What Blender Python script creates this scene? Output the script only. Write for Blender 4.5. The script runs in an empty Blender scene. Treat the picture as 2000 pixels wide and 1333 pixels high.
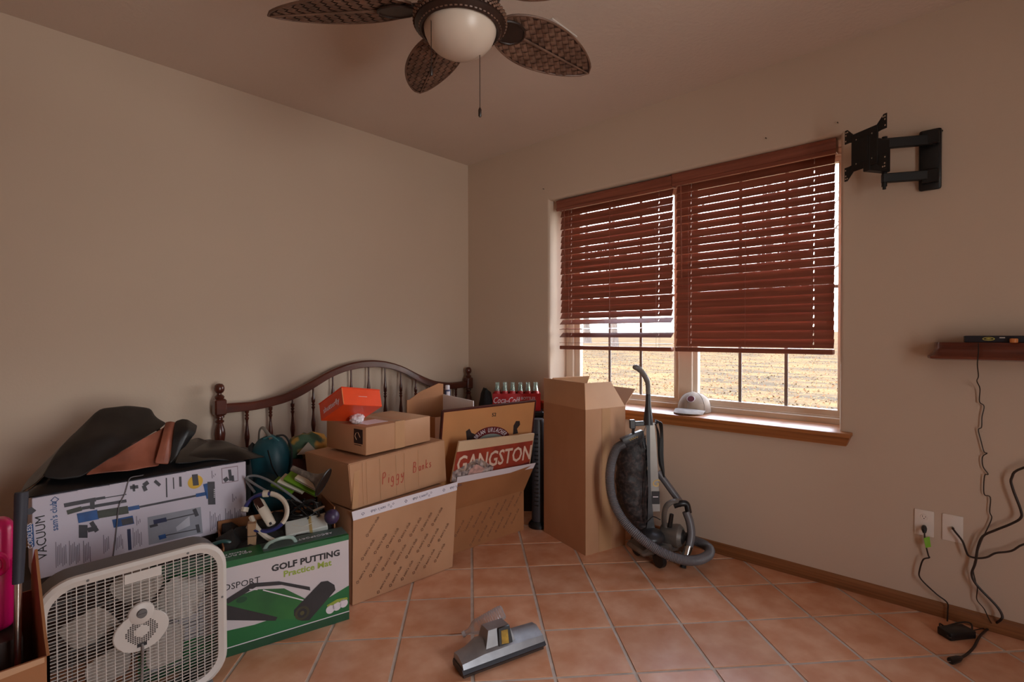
import bpy, bmesh, math, random
from mathutils import Vector, Matrix, noise
random.seed(7)
sc = bpy.context.scene
col = sc.collection
rad = math.radians
# ---------------------------------------------------------------- camera
F, CX, CY, H = 998.4, 1000.0, 666.6, 1.30
_yaw, _pit, _rol = rad(47.591), rad(-0.722), rad(-0.128)
_f0 = Vector((math.sin(_yaw), math.cos(_yaw), 0)); _r0 = Vector((math.cos(_yaw), -math.sin(_yaw), 0)); _u0 = Vector((0, 0, 1))
FWD = _f0*math.cos(_pit) + _u0*math.sin(_pit)
_u1 = _u0*math.cos(_pit) - _f0*math.sin(_pit)
RGT = _r0*math.cos(_rol) + _u1*math.sin(_rol)
UPV = _u1*math.cos(_rol) - _r0*math.sin(_rol)
cam = bpy.data.cameras.new('camera'); camo = bpy.data.objects.new('camera', cam); col.objects.link(camo)
m = Matrix((RGT, UPV, -FWD)).transposed().to_4x4(); m.translation = (0, 0, H); camo.matrix_world = m
cam.sensor_width = 36.0; cam.lens = F*36/2000; cam.clip_start = 0.02; cam.clip_end = 500
sc.camera = camo
# ---------------------------------------------------------------- light
w = bpy.data.worlds.new('world'); sc.world = w; w.use_nodes = True
nt = w.node_tree; nt.nodes.clear()
wo = nt.nodes.new('ShaderNodeOutputWorld'); bg = nt.nodes.new('ShaderNodeBackground'); bg.inputs[1].default_value = 14.0
sky_ramp = nt.nodes.new('ShaderNodeValToRGB'); tc = nt.nodes.new('ShaderNodeTexCoord'); sx = nt.nodes.new('ShaderNodeSeparateXYZ')
nt.links.new(tc.outputs['Generated'], sx.inputs[0]); nt.links.new(sx.outputs[2], sky_ramp.inputs[0])
sky_ramp.color_ramp.elements[0].color = (0.93, 0.90, 0.88, 1); sky_ramp.color_ramp.elements[0].position = 0.0
sky_ramp.color_ramp.elements[1].color = (0.58, 0.70, 0.95, 1); sky_ramp.color_ramp.elements[1].position = 0.75
nt.links.new(sky_ramp.outputs[0], bg.inputs[0]); nt.links.new(bg.outputs[0], wo.inputs[0])
su = bpy.data.lights.new('sun', 'SUN'); su.energy = 6.0; su.angle = rad(0.8); su.color = (1.0, 0.86, 0.68)
suo = bpy.data.objects.new('sun', su); col.objects.link(suo); suo.location = (0, 20, 15)
suo.rotation_euler = Vector((0.30, -0.82, -0.48)).to_track_quat('-Z', 'Y').to_euler()
def portal(name, loc, direction, sx_, sy_):
    l = bpy.data.lights.new(name, 'AREA'); l.shape = 'RECTANGLE'; l.size = sx_; l.size_y = sy_
    o = bpy.data.objects.new(name, l); col.objects.link(o); o.location = loc
    o.rotation_euler = Vector(direction).to_track_quat('-Z', 'Z').to_euler(); l.cycles.is_portal = True
portal('window_portal', (3.40, 1.47, 1.55), (-1, 0, 0), 1.9, 1.55)
portal('rear_fill_portal', (.9, -1.86, 1.15), (0, 1, 0), .9, 2.1)  # samples sky light through the added rear door, for fill
sc.view_settings.view_transform = 'Standard'; sc.view_settings.look = 'None'; sc.view_settings.gamma = 1; sc.view_settings.use_curve_mapping = False
sc.view_settings.exposure = 0.38
sc.cycles.max_bounces = 10; sc.cycles.diffuse_bounces = 5; sc.cycles.transparent_max_bounces = 16; sc.cycles.sample_clamp_indirect = 8
sc.cycles.caustics_reflective = False; sc.cycles.caustics_refractive = False
# ---------------------------------------------------------------- helpers
def V(px, py, X=None, Y=None, Z=None, D=None):
    """point of the room that the photograph shows at (px, py), on the plane X=, Y= or Z=, or at depth D"""
    d = FWD*F + RGT*(px - CX) + UPV*(CY - py)
    if X is not None: t = X/d.x
    elif Y is not None: t = Y/d.y
    elif Z is not None: t = (Z - H)/d.z
    else: t = D/F
    return d*t + Vector((0, 0, H))
def frame(o, x, up=(0, 0, 1)):
    X = Vector(x).normalized(); Y = Vector(up).cross(X).normalized(); Z = X.cross(Y)
    m = Matrix((X, Y, Z)).transposed().to_4x4(); m.translation = Vector(o); return m
def s2l(c):
    return tuple(((v/255)/12.92 if v/255 <= .04045 else ((v/255+.055)/1.055)**2.4) for v in c)
def S(t, s): return t*t*(3-2*t) if s is None else s
MW = {}
def tag(o, label=None, cat=None, group=None, kind=None):
    for k, v in (('label', label), ('category', cat), ('group', group), ('kind', kind)):
        if v: o[k] = v
    return o
def thing(name, label, cat, M=None, group=None):
    o = bpy.data.objects.new(name, None); col.objects.link(o); o.empty_display_size = .05
    M = Matrix.Translation(M) if isinstance(M, (tuple, Vector)) else (M or Matrix()); o.matrix_world = M; MW[o] = M.copy()
    return tag(o, label, cat, group)
class B:
    def __init__(s, T=None): s.bm = bmesh.new(); s.T = T or Matrix()
    def v(s, *p): return s.bm.verts.new(s.T @ Vector(p if len(p) > 1 else p[0]))
    def f(s, vs):
        try: return s.bm.faces.new(vs)
        except ValueError: return None
    def box(s, x0, x1, y0, y1, z0, z1, bev=0, seg=1, L=None):
        T = s.T @ L if L else s.T
        c = [s.bm.verts.new(T @ Vector((x, y, z))) for z in (z0, z1) for y in (y0, y1) for x in (x0, x1)]
        fs = [s.bm.faces.new([c[i] for i in q]) for q in ((0, 2, 3, 1), (4, 5, 7, 6), (0, 1, 5, 4), (2, 6, 7, 3), (0, 4, 6, 2), (1, 3, 7, 5))]
        if bev:
            es = list({e for f in fs for e in f.edges})
            bmesh.ops.bevel(s.bm, geom=es, offset=bev, segments=seg, affect='EDGES', profile=.5)
        return s
    def hexa(s, p):  # eight points, bottom four then top four, same winding
        c = [s.v(q) for q in p]
        for q in ((3, 2, 1, 0), (4, 5, 6, 7), (0, 1, 5, 4), (1, 2, 6, 5), (2, 3, 7, 6), (3, 0, 4, 7)): s.f([c[i] for i in q])
        return s
    def slab(s, pts, t):  # polygon of points thickened by t along its normal
        pts = [Vector(p) for p in pts]; n = Vector((0, 0, 0))
        for i in range(len(pts)): n += (pts[i]-pts[0]).cross(pts[(i+1) % len(pts)]-pts[0])
        n.normalize(); a = [s.v(p) for p in pts]; b = [s.v(p+n*t) for p in pts]; k = len(pts)
        s.f(a[::-1]); s.f(b)
        for i in range(k): s.f([a[i], a[(i+1) % k], b[(i+1) % k], b[i]])
        return s
    def tube(s, pts, r, n=8, closed=False, flat=None):
        pts = [Vector(p) for p in pts]; k = len(pts); rs = r if isinstance(r, (list, tuple)) else [r]*k
        rings = []; prev = None
        for i, p in enumerate(pts):
            a = pts[(i-1) % k] if (i or closed) else p; b = pts[(i+1) % k] if (i < k-1 or closed) else p
            t = (b-a).normalized()
            if prev is None: u = t.cross(Vector((0, 0, 1)) if abs(t.z) < .9 else Vector((1, 0, 0))).normalized()
            else:
                u = prev - t*prev.dot(t); u = u.normalized() if u.length > 1e-6 else t.orthogonal().normalized()
            prev = u; w_ = t.cross(u)
            q = rs[i]; qa, qb = (q, q*flat) if flat else (q, q)
            rings.append([s.v(p+u*math.cos(6.2832*j/n)*qa+w_*math.sin(6.2832*j/n)*qb) for j in range(n)])
        for i in range(k if closed else k-1):
            A, C = rings[i], rings[(i+1) % k]
            for j in range(n): s.f([A[j], A[(j+1) % n], C[(j+1) % n], C[j]])
        if not closed: s.f(rings[0][::-1]); s.f(rings[-1])
        return s
    def lathe(s, prof, n=20, L=None, a0=0, a1=6.28318531):
        T = s.T @ L if L else s.T; full = abs(a1-a0-6.2832) < .01; rings = []
        for r, z in prof:
            if r < 1e-6: rings.append([s.bm.verts.new(T @ Vector((0, 0, z)))])
            else: rings.append([s.bm.verts.new(T @ Vector((r*math.cos(a0+(a1-a0)*j/(n if full else n-1)), r*math.sin(a0+(a1-a0)*j/(n if full else n-1)), z))) for j in range(n)])
        for A, C in zip(rings, rings[1:]):
            for j in range(n if full else n-1):
                k = (j+1) % n
                if len(A) == 1 and len(C) == 1: continue
                if len(A) == 1: s.f([A[0], C[k], C[j]])
                elif len(C) == 1: s.f([A[j], A[k], C[0]])
                else: s.f([A[j], A[k], C[k], C[j]])
        for R, d in ((rings[0], -1), (rings[-1], 1)):
            if len(R) > 1 and full: s.f(R[::d])
        return s
    def prism(s, poly, z0, z1, L=None, bev=0):
        T = s.T @ L if L else s.T
        a = [s.bm.verts.new(T @ Vector((x, y, z0))) for x, y in poly]; b = [s.bm.verts.new(T @ Vector((x, y, z1))) for x, y in poly]; k = len(poly)
        fs = [s.f(a[::-1]), s.f(b)] + [s.f([a[i], a[(i+1) % k], b[(i+1) % k], b[i]]) for i in range(k)]
        if bev: bmesh.ops.bevel(s.bm, geom=list({e for f in fs if f for e in f.edges}), offset=bev, segments=1, affect='EDGES')
        return s
    def grid(s, nu, nv, fn, wrap=False):
        g = [[s.v(Vector(fn(i/(nu-1 if not wrap else nu), j/(nv-1)))) for j in range(nv)] for i in range(nu)]
        for i in range(nu if wrap else nu-1):
            for j in range(nv-1): s.f([g[i][j], g[(i+1) % nu][j], g[(i+1) % nu][j+1], g[i][j+1]])
        return s
    def solid(s, t):  # thicken an open sheet
        bmesh.ops.recalc_face_normals(s.bm, faces=s.bm.faces[:]); bmesh.ops.solidify(s.bm, geom=s.bm.faces[:], thickness=t); return s
    def done(s, name, mat, parent=None, ang=35, label=None, cat=None, group=None, kind=None, sub=0):
        bmesh.ops.recalc_face_normals(s.bm, faces=s.bm.faces[:])
        me = bpy.data.meshes.new(name)
        M = MW[parent] if parent else None
        if M is None:
            vs = [v.co for v in s.bm.verts]; lo = [min(v[i] for v in vs) for i in range(3)]; hi = [max(v[i] for v in vs) for i in range(3)]
            M = Matrix.Translation(((lo[0]+hi[0])/2, (lo[1]+hi[1])/2, lo[2]))
        s.bm.transform(M.inverted()); s.bm.to_mesh(me); s.bm.free()
        if ang:
            me.polygons.foreach_set('use_smooth', [True]*len(me.polygons)); me.set_sharp_from_angle(angle=rad(ang))
        me.materials.append(mat); o = bpy.data.objects.new(name, me); col.objects.link(o)
        if parent: o.parent = parent
        else: o.matrix_world = M
        MW[o] = M.copy()
        if sub:
            md = o.modifiers.new('subdivision', 'SUBSURF'); md.levels = sub; md.render_levels = sub
        return tag(o, label, cat, group, kind)
def text(body, size, M, mat, parent, name='lettering', align='CENTER', shear=0, bold=0, xs=1, ext=.0004, space=1, kind=None):
    cu = bpy.data.curves.new('t', 'FONT'); cu.body = body; cu.size = size; cu.extrude = ext; cu.shear = shear; cu.offset = bold*size
    cu.align_x = align; cu.align_y = 'CENTER'; cu.resolution_u = 2; cu.space_character = space
    to = bpy.data.objects.new('t', cu); me = bpy.data.meshes.new_from_object(to); bpy.data.objects.remove(to); bpy.data.curves.remove(cu)
    me.transform(MW[parent].inverted() @ M @ Matrix.Diagonal((xs, 1, 1, 1))); me.name = name
    me.materials.clear(); me.materials.append(mat); o = bpy.data.objects.new(name, me); col.objects.link(o); o.parent = parent; MW[o] = MW[parent].copy()
    return o
def quadframe(a, b, d):  # frame on a flat face: origin a, x towards b, y towards d, z out of the face
    a, b, d = Vector(a), Vector(b), Vector(d); x = (b-a).normalized(); y = (d-a); y = (y-x*y.dot(x)).normalized(); z = x.cross(y)
    m = Matrix((x, y, z)).transposed().to_4x4(); m.translation = a; return m
def rot(a, ax): return Matrix.Rotation(rad(a), 4, ax)
def tr(*p): return Matrix.Translation(p)
def bez(pts, n=8, closed=False):  # smooth line through points
    P = [Vector(p) for p in pts]; k = len(P); out = []
    for i in range(k if closed else k-1):
        p0 = P[(i-1) % k] if (i or closed) else P[0]*2-P[1]; p1 = P[i]; p2 = P[(i+1) % k]; p3 = P[(i+2) % k] if (i < k-2 or closed) else P[-1]*2-P[-2]
        for j in range(n):
            t = j/n; out.append(.5*((2*p1)+(p2-p0)*t+(2*p0-5*p1+4*p2-p3)*t*t+(3*p1-p0-3*p2+p3)*t**3))
    if not closed: out.append(P[-1])
    return out
# ---------------------------------------------------------------- materials
MATS = {}
def mat(name, rgb, rough=.5, metal=0, var=.12, scale=6, bump=0, bscale=60, coat=0, stretch=(1, 1, 1), rgb2=None, spec=.5, detail=4, orand=0, sheen=0, bdist=.002, lo=.3, hi=.7):
    if name in MATS: return MATS[name]
    m = bpy.data.materials.new(name); m.use_nodes = True; t = m.node_tree; b = t.nodes['Principled BSDF']; N = t.nodes.new; Lk = t.links.new
    c1 = s2l(rgb); c2 = s2l(rgb2) if rgb2 else tuple(max(0, v*(1-2*var)) for v in c1)
    if not rgb2: c1 = tuple(min(1, v*(1+var*.5)) for v in c1)
    b.inputs['Roughness'].default_value = rough; b.inputs['Metallic'].default_value = metal; b.inputs['Specular IOR Level'].default_value = spec
    b.inputs['Coat Weight'].default_value = coat; b.inputs['Coat Roughness'].default_value = .15
    if sheen: b.inputs['Sheen Weight'].default_value = sheen
    co = N('ShaderNodeTexCoord'); mp = N('ShaderNodeMapping'); mp.inputs['Scale'].default_value = stretch; Lk(co.outputs['Object'], mp.inputs[0])
    if orand:
        oi = N('ShaderNodeObjectInfo'); ad = N('ShaderNodeVectorMath'); sc_ = N('ShaderNodeVectorMath'); sc_.operation = 'SCALE'
        cb = N('ShaderNodeCombineXYZ'); Lk(oi.outputs['Random'], cb.inputs[0]); Lk(oi.outputs['Random'], cb.inputs[1]); Lk(cb.outputs[0], sc_.inputs[0]); sc_.inputs['Scale'].default_value = 37
        Lk(mp.outputs[0], ad.inputs[0]); Lk(sc_.outputs[0], ad.inputs[1]); src = ad.outputs[0]
    else: src = mp.outputs[0]
    nz = N('ShaderNodeTexNoise'); nz.inputs['Scale'].default_value = scale; nz.inputs['Detail'].default_value = detail; Lk(src, nz.inputs['Vector'])
    rp = N('ShaderNodeValToRGB'); rp.color_ramp.elements[0].position = lo; rp.color_ramp.elements[1].position = hi
    rp.color_ramp.elements[0].color = (*c2, 1); rp.color_ramp.elements[1].color = (*c1, 1); Lk(nz.outputs['Fac'], rp.inputs[0]); out = rp.outputs[0]
    if orand:
        hs = N('ShaderNodeHueSaturation'); mr = N('ShaderNodeMapRange'); mr.inputs['To Min'].default_value = 1-orand; mr.inputs['To Max'].default_value = 1+orand
        Lk(oi.outputs['Random'], mr.inputs['Value']); Lk(mr.outputs[0], hs.inputs['Value']); Lk(out, hs.inputs['Color']); out = hs.outputs[0]
    Lk(out, b.inputs['Base Color'])
    if bump:
        n2 = N('ShaderNodeTexNoise'); n2.inputs['Scale'].default_value = bscale; n2.inputs['Detail'].default_value = 3; Lk(src, n2.inputs['Vector'])
        bp = N('ShaderNodeBump'); bp.inputs['Strength'].default_value = bump; bp.inputs['Distance'].default_value = bdist; Lk(n2.outputs['Fac'], bp.inputs['Height']); Lk(bp.outputs[0], b.inputs['Normal'])
    MATS[name] = m; return m
def glassmat(name, tint=(1, 1, 1), refl=.5, rough=.0, haze=0):
    m = bpy.data.materials.new(name); m.use_nodes = True; t = m.node_tree; t.nodes.clear(); N = t.nodes.new; Lk = t.links.new
    o = N('ShaderNodeOutputMaterial'); mx = N('ShaderNodeMixShader'); tp = N('ShaderNodeBsdfTransparent'); gl = N('ShaderNodeBsdfGlossy'); lw = N('ShaderNodeLayerWeight'); mu = N('ShaderNodeMath'); mu.operation = 'MULTIPLY'
    tp.inputs[0].default_value = (*tint, 1); gl.inputs['Roughness'].default_value = rough; lw.inputs[0].default_value = .35; mu.inputs[1].default_value = refl
    Lk(lw.outputs['Fresnel'], mu.inputs[0]); Lk(mu.outputs[0], mx.inputs[0]); Lk(tp.outputs[0], mx.inputs[1]); Lk(gl.outputs[0], mx.inputs[2]); last = mx.outputs[0]
    if haze:
        df = N('ShaderNodeBsdfTranslucent'); d2 = N('ShaderNodeBsdfDiffuse'); a1 = N('ShaderNodeMixShader'); a1.inputs[0].default_value = .5; m2 = N('ShaderNodeMixShader'); m2.inputs[0].default_value = haze
        df.inputs[0].default_value = d2.inputs[0].default_value = (.9, .9, .9, 1); Lk(df.outputs[0], a1.inputs[1]); Lk(d2.outputs[0], a1.inputs[2]); Lk(last, m2.inputs[1]); Lk(a1.outputs[0], m2.inputs[2]); last = m2.outputs[0]
    Lk(last, o.inputs[0])
    MATS[name] = m; return m
wallm = mat('wall_paint', (206, 185, 165), .75, var=.02, scale=1.2, bump=.25, bscale=90, bdist=.002)
ceilm = mat('ceiling_paint', (216, 198, 184), .85, var=.02, scale=1.5, bump=.6, bscale=45, bdist=.004)
tilem = mat('terracotta_tile', (226, 174, 140), .27, rgb2=(206, 142, 104), scale=7, detail=6, orand=.07, bump=.15, bscale=14, bdist=.002, lo=.35, hi=.68)
groutm = mat('grout', (206, 190, 174), .85, var=.1, scale=20, bump=.3, bscale=200)
oakm = mat('oak', (176, 112, 62), .38, rgb2=(132, 76, 36), scale=5, stretch=(3, .25, 14), detail=6, bump=.05, bscale=60)
oakb = mat('oak_baseboard', (150, 98, 58), .42, rgb2=(112, 66, 34), scale=5, stretch=(3, .25, 18), detail=6)
vinyl = mat('window_vinyl', (226, 212, 194), .4, var=.02)
vinylg = mat('muntin_bronze', (128, 118, 110), .5, var=.03)
blindm = mat('blind_mahogany', (152, 88, 68), .34, rgb2=(124, 66, 50), scale=4, stretch=(12, .5, 12), detail=5, orand=.06)
mahog = mat('mahogany_headboard', (96, 44, 30), .28, rgb2=(62, 26, 18), scale=5, stretch=(.8, 8, 3), detail=5, coat=.35)
cardm = mat('cardboard', (188, 142, 106), .75, rgb2=(172, 125, 90), scale=3, stretch=(1, 1, .6), bump=.05, bscale=40)
card2 = mat('cardboard_dark', (168, 112, 70), .75, rgb2=(150, 98, 60), scale=3, bump=.05, bscale=40)
card3 = mat('cardboard_inside', (196, 152, 116), .8, var=.05, scale=4)
tapem = mat('packing_tape', (186, 142, 104), .3, var=.04)
whitep = mat('white_print_paper', (222, 214, 220), .5, var=.015)
whiteb = mat('white_plastic', (214, 206, 198), .4, var=.03)
blackp = mat('black_plastic', (24, 22, 22), .38, var=.15)
blackm = mat('black_metal', (20, 19, 20), .45, var=.1, metal=.2)
greym = mat('grey_plastic', (84, 82, 84), .42, var=.08)
chrome = mat('chrome', (200, 196, 190), .22, metal=1, var=.05)
inkb = mat('ink_black', (38, 34, 36), .6, var=.02)
cordm = mat('brown_cord', (44, 28, 20), .5, var=.1)
redm = mat('ink_red', (176, 62, 44), .6, var=.05)
# ================================================================ ROOM SHELL
XW, YB, ZC, X0, Y0 = 3.051, 3.303, 2.776, -1.2, -1.6
struct = dict(kind='structure')
fl = B().box(X0-.2, 3.4, Y0-.2, 3.5, -.12, -.0035).done('floor', groutm, **struct)
ta = math.pi/4 + .0366; ts, tox, toy = .31057, 2.83298, .00649
tu = Vector((math.cos(ta), math.sin(ta), 0)); tv = Vector((-math.sin(ta), math.cos(ta), 0))
def clip(poly, f):
    out = []
    for i, p in enumerate(poly):
        q = poly[(i+1) % len(poly)]; a, b = f(p), f(q)
        if a >= 0: out.append(p)
        if a*b < 0: out.append(p + (q-p)*(a/(a-b)))
    return out
def tile_mesh(poly):
    bm = bmesh.new(); a = [bm.verts.new((p.x, p.y, -.009)) for p in poly]; b = [bm.verts.new((p.x, p.y, 0)) for p in poly]; k = len(poly)
    top = bm.faces.new(b)
    for i in range(k): bm.faces.new([a[i], a[(i+1) % k], b[(i+1) % k], b[i]])
    bmesh.ops.bevel(bm, geom=list(top.edges), offset=.0035, segments=2, affect='EDGES')
    bmesh.ops.recalc_face_normals(bm, faces=bm.faces[:]); me = bpy.data.meshes.new('tile'); bm.to_mesh(me); bm.free()
    me.polygons.foreach_set('use_smooth', [True]*len(me.polygons)); me.set_sharp_from_angle(angle=rad(40)); me.materials.append(tilem); return me
full = None
for i in range(-6, 18):
    for j in range(-13, 14):
        c = tu*(tox-ts*(i+.5)) - tv*(toy+ts*(j+.5)); h = ts/2-.0042
        sq = [c+tu*h*a+tv*h*b for a, b in ((-1, -1), (1, -1), (1, 1), (-1, 1))]
        po = sq
        for f in (lambda p: XW-.001-p.x, lambda p: YB-.001-p.y, lambda p: p.x-X0-.001, lambda p: p.y-Y0-.001): po = clip(po, f) if po else po
        if len(po) < 3: continue
        ar = sum(po[k].x*po[(k+1) % len(po)].y-po[(k+1) % len(po)].x*po[k].y for k in range(len(po)))/2
        if ar < .004: continue
        if ar > (2*h)**2*.9999:
            full = full or tile_mesh([p-c for p in sq]); me = full
        else: me = tile_mesh([p-c for p in po])
        o = bpy.data.objects.new('tile', me); col.objects.link(o); o.parent = fl; o.location = Vector((c.x, c.y, 0)) - MW[fl].translation
        o.location.z -= random.uniform(0, .0006)
B().box(X0-.2, 3.45, Y0-.2, 3.55, ZC, ZC+.2).done('ceiling', ceilm, **struct)
B().box(X0-.2, 3.45, YB, YB+.2, -.1, ZC).done('wall_left', wallm, **struct)
B().box(X0-.2, X0, Y0-.2, YB, -.1, ZC).done('wall_back', wallm, **struct)
def holed_wall(name, f, u0, u1, v0, v1, hu0, hu1, hv0, hv1, th, r):
    b = B(); loops = []
    loops.append([f(u, v, 0) for u, v in ((u0, v0), (u1, v0), (u1, v1), (u0, v1))])
    for k in range(6):
        a = math.pi/2*k/5; e = r*(1-math.sin(a)); dpt = r*(1-math.cos(a))
        loops.append([f(u, v, dpt) for u, v in ((hu0-e, hv0-e), (hu1+e, hv0-e), (hu1+e, hv1+e), (hu0-e, hv1+e))])
    loops.append([f(u, v, th) for u, v in ((hu0, hv0), (hu1, hv0), (hu1, hv1), (hu0, hv1))])
    loops.append([f(u, v, th) for u, v in ((u0, v0), (u1, v0), (u1, v1), (u0, v1))]); loops.append(loops[0])
    L = [[b.v(p) for p in lp] for lp in loops[:-1]]; L.append(L[0])
    for A, C in zip(L, L[1:]):
        for j in range(4): b.f([A[j], A[(j+1) % 4], C[(j+1) % 4], C[j]])
    return b.done(name, wallm, ang=30, **struct)
WY0, WY1, WZ0, WZ1 = .525, 2.405, .782, 2.315
holed_wall('wall_right', lambda u, v, w: (XW+w, u, v), Y0-.2, YB, -.1, ZC, WY0, WY1, WZ0, WZ1, .32, .022)
holed_wall('wall_front', lambda u, v, w: (u, Y0-w, v), X0, XW, -.1, ZC, .45, 1.35, .10, 2.20, .2, .01)
# added glass door behind the camera, out of view, letting in fill daylight
rd = B()
for x in (.45, .86, 1.27): rd.box(x, x+.08, Y0-.16, Y0-.1, .10, 2.20)
rd.box(.45, 1.35, Y0-.16, Y0-.1, .10, .18).box(.45, 1.35, Y0-.16, Y0-.1, 2.12, 2.20)
rdo = rd.done('rear_fill_door', vinyl, **struct)
panem = glassmat('window_glass', (.97, .98, .97), .55)
B().box(.53, .86, Y0-.135, Y0-.130, .18, 2.12).done('pane', panem, rdo); B().box(.94, 1.27, Y0-.135, Y0-.130, .18, 2.12).done('pane', panem, rdo)
def baseboard(name, L, ln):
    return B(L).prism([(0, 0), (.013, 0), (.013, .048), (.009, .058), (.004, .064), (0, .066)], 0, ln).done(name, oakb, **struct)
# profile: local x out of the wall, y up, z along the wall
baseboard('baseboard_right', Matrix(((-1, 0, 0, XW), (0, 0, 1, Y0), (0, 1, 0, 0), (0, 0, 0, 1))), YB-Y0-.0135)
baseboard('baseboard_left', Matrix(((0, 0, 1, X0), (-1, 0, 0, YB), (0, 1, 0, 0), (0, 0, 0, 1))), XW-X0)
# window 1: frame, two units with sashes, muntins, panes
wb = B()
FX0, FX1 = 3.262, 3.345
wb.box(FX0, FX1, WY0, WY1, .782, .836, .003).box(FX0, FX1, WY0, WY1, 2.275, 2.315, .003).box(FX0, FX1, WY0, .552, .83, 2.28, .003).box(FX0, FX1, 2.335, WY1, .83, 2.28, .003).box(FX0, FX1, 1.385, 1.478, .83, 2.28, .003)
win = wb.done('window_1', vinyl, **struct)
for y0, y1, pz in ((1.478, 2.335, .872), (.552, 1.385, .878)):
    s_ = B(); ya, yb_ = y0+.022+(.02 if y0 > 1 else 0), y1-.028-(.02 if y0 > 1 else 0)
    s_.box(3.285, 3.325, y0, y1, .83, pz, .002).box(3.285, 3.325, y0, y1, 2.245, 2.28, .002).box(3.285, 3.325, y0, ya, pz, 2.25, .002).box(3.285, 3.325, yb_, y1, pz, 2.25, .002)
    so = s_.done('sash', vinyl, win)
    for k in (1, 2):
        y = ya+(yb_-ya)*k/3; B().box(3.301, 3.311, y-.009, y+.009, pz, 2.25).done('muntin', vinylg, win)
    B().box(3.3015, 3.3105, ya, yb_, 1.555, 1.573).done('muntin', vinylg, win)
    B().box(3.304, 3.307, ya-.004, yb_+.004, pz-.004, 2.25).done('pane', panem, win)
    B().box(3.278, 3.287, y0+.004, y1-.004, .836, .846, .001).done('sash_track', vinyl, win)
# oak sill with apron
sl = B().box(2.99, 3.262, .466, 2.47, .782, .803, .005, 2).done('trim_1', oakm, **struct)
B().hexa([(3.01, .488, .736), (3.05, .488, .736), (3.05, 2.448, .736), (3.01, 2.448, .736), (2.998, .470, .782), (3.05, .470, .782), (3.05, 2.466, .782), (2.998, 2.466, .782)]).done('apron', oakm, sl)
# ================================================================ OUTDOORS
gm = mat('dry_lawn_shade_bands', (98, 77, 54), .95, rgb2=(68, 59, 49), scale=1.6, detail=9, stretch=(1.3, .4, 1), lo=.38, hi=.62, spec=0)  # stretched darker bands paint tree-shadow streaks into the grass colour
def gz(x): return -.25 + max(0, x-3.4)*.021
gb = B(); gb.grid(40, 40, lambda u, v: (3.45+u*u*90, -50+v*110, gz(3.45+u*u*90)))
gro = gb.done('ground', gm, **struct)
lm = [mat('leaf_%s' % n, c, .9, var=.2, scale=30, spec=0) for n, c in (('tan', (118, 92, 64)), ('rust', (98, 64, 42)), ('straw', (114, 93, 66)))]
for k, nm in enumerate(('fallen_leaves', 'rust_leaves', 'straw_tufts')):
    lb = B()
    for _ in range((9000, 5000, 12000)[k]):
        x = 3.6+random.random()**1.5*26; y = 1+(x-3.5)*.72+random.uniform(-.5, .5)*(3+(x-3.5)*1.1)
        z = gz(x); a = random.random()*6.28; s_ = random.uniform(.02, .045)*(1 if k < 2 else .9)
        if k < 2:
            t1, t2 = random.uniform(-.5, .5), random.uniform(.1, .9); ca, sa = math.cos(a)*s_, math.sin(a)*s_
            lb.f([lb.v(x-ca, y-sa, z+.005), lb.v(x+sa*.6, y-ca*.6, z+.01+s_*t1*.3), lb.v(x+ca, y+sa, z+.012+s_*t2), lb.v(x-sa*.6, y+ca*.6, z+.015)])
        else:
            ca, sa = math.cos(a)*s_*.35, math.sin(a)*s_*.35; hx, hy = random.uniform(-.03, .03), random.uniform(-.03, .03)
            lb.f([lb.v(x-ca, y-sa, z-.003), lb.v(x+ca, y+sa, z-.003), lb.v(x+hx, y+hy, z+s_*1.7)])
    lb.done(nm, lm[k], gro, kind='stuff', label=('tan fallen leaves', 'rust brown fallen leaves', 'pale straw grass tufts')[k], ang=0)
bark = mat('bark', (92, 78, 68), .9, rgb2=(58, 48, 42), scale=8, stretch=(3, 3, .6), bump=.4, bscale=20)
def tree(x, y, h, r, seed, label):
    rg = random.Random(seed); t = thing('bare_tree', label, 'tree', (x, y, gz(x)), 'bare trees beyond the window')
    z0 = gz(x); n = 9; pts = []; px, py = x, y
    for i in range(n):
        pts.append((px, py, z0-.05+h*i/(n-1))); px += rg.uniform(-.12, .12)*h*.05; py += rg.uniform(-.12, .12)*h*.05
    B().tube(pts, [r*(1-.85*i/(n-1))+(.3*r if i == 0 else 0) for i in range(n)], 9).done('trunk', bark, t)
    br = B()
    for i in range(16):
        k = rg.uniform(.3, .95); q = Vector(pts[int(k*(n-1))]); a = rg.random()*6.28; L = h*.38*(1.25-k)
        d = Vector((math.cos(a), math.sin(a), rg.uniform(.35, 1))); d.normalize(); p1 = q+d*L*.45; p2 = p1+(d+Vector((rg.uniform(-.5, .5), rg.uniform(-.5, .5), .3))).normalized()*L*.55
        q = q-d*.02
        br.tube([q, p1, p2], [r*.4*(1.1-k)+.02, r*.22*(1.1-k)+.012, .008], 5)
        for _ in range(5):
            s0 = p1.lerp(p2, rg.random()); e = s0+Vector((rg.uniform(-1, 1), rg.uniform(-1, 1), rg.uniform(0, 1)))*L*.35; br.tube([s0, s0.lerp(e, .5)+Vector((0, 0, .03)), e], [.018, .011, .005], 4)
    br.done('branches', bark, t, kind='stuff')
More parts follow.
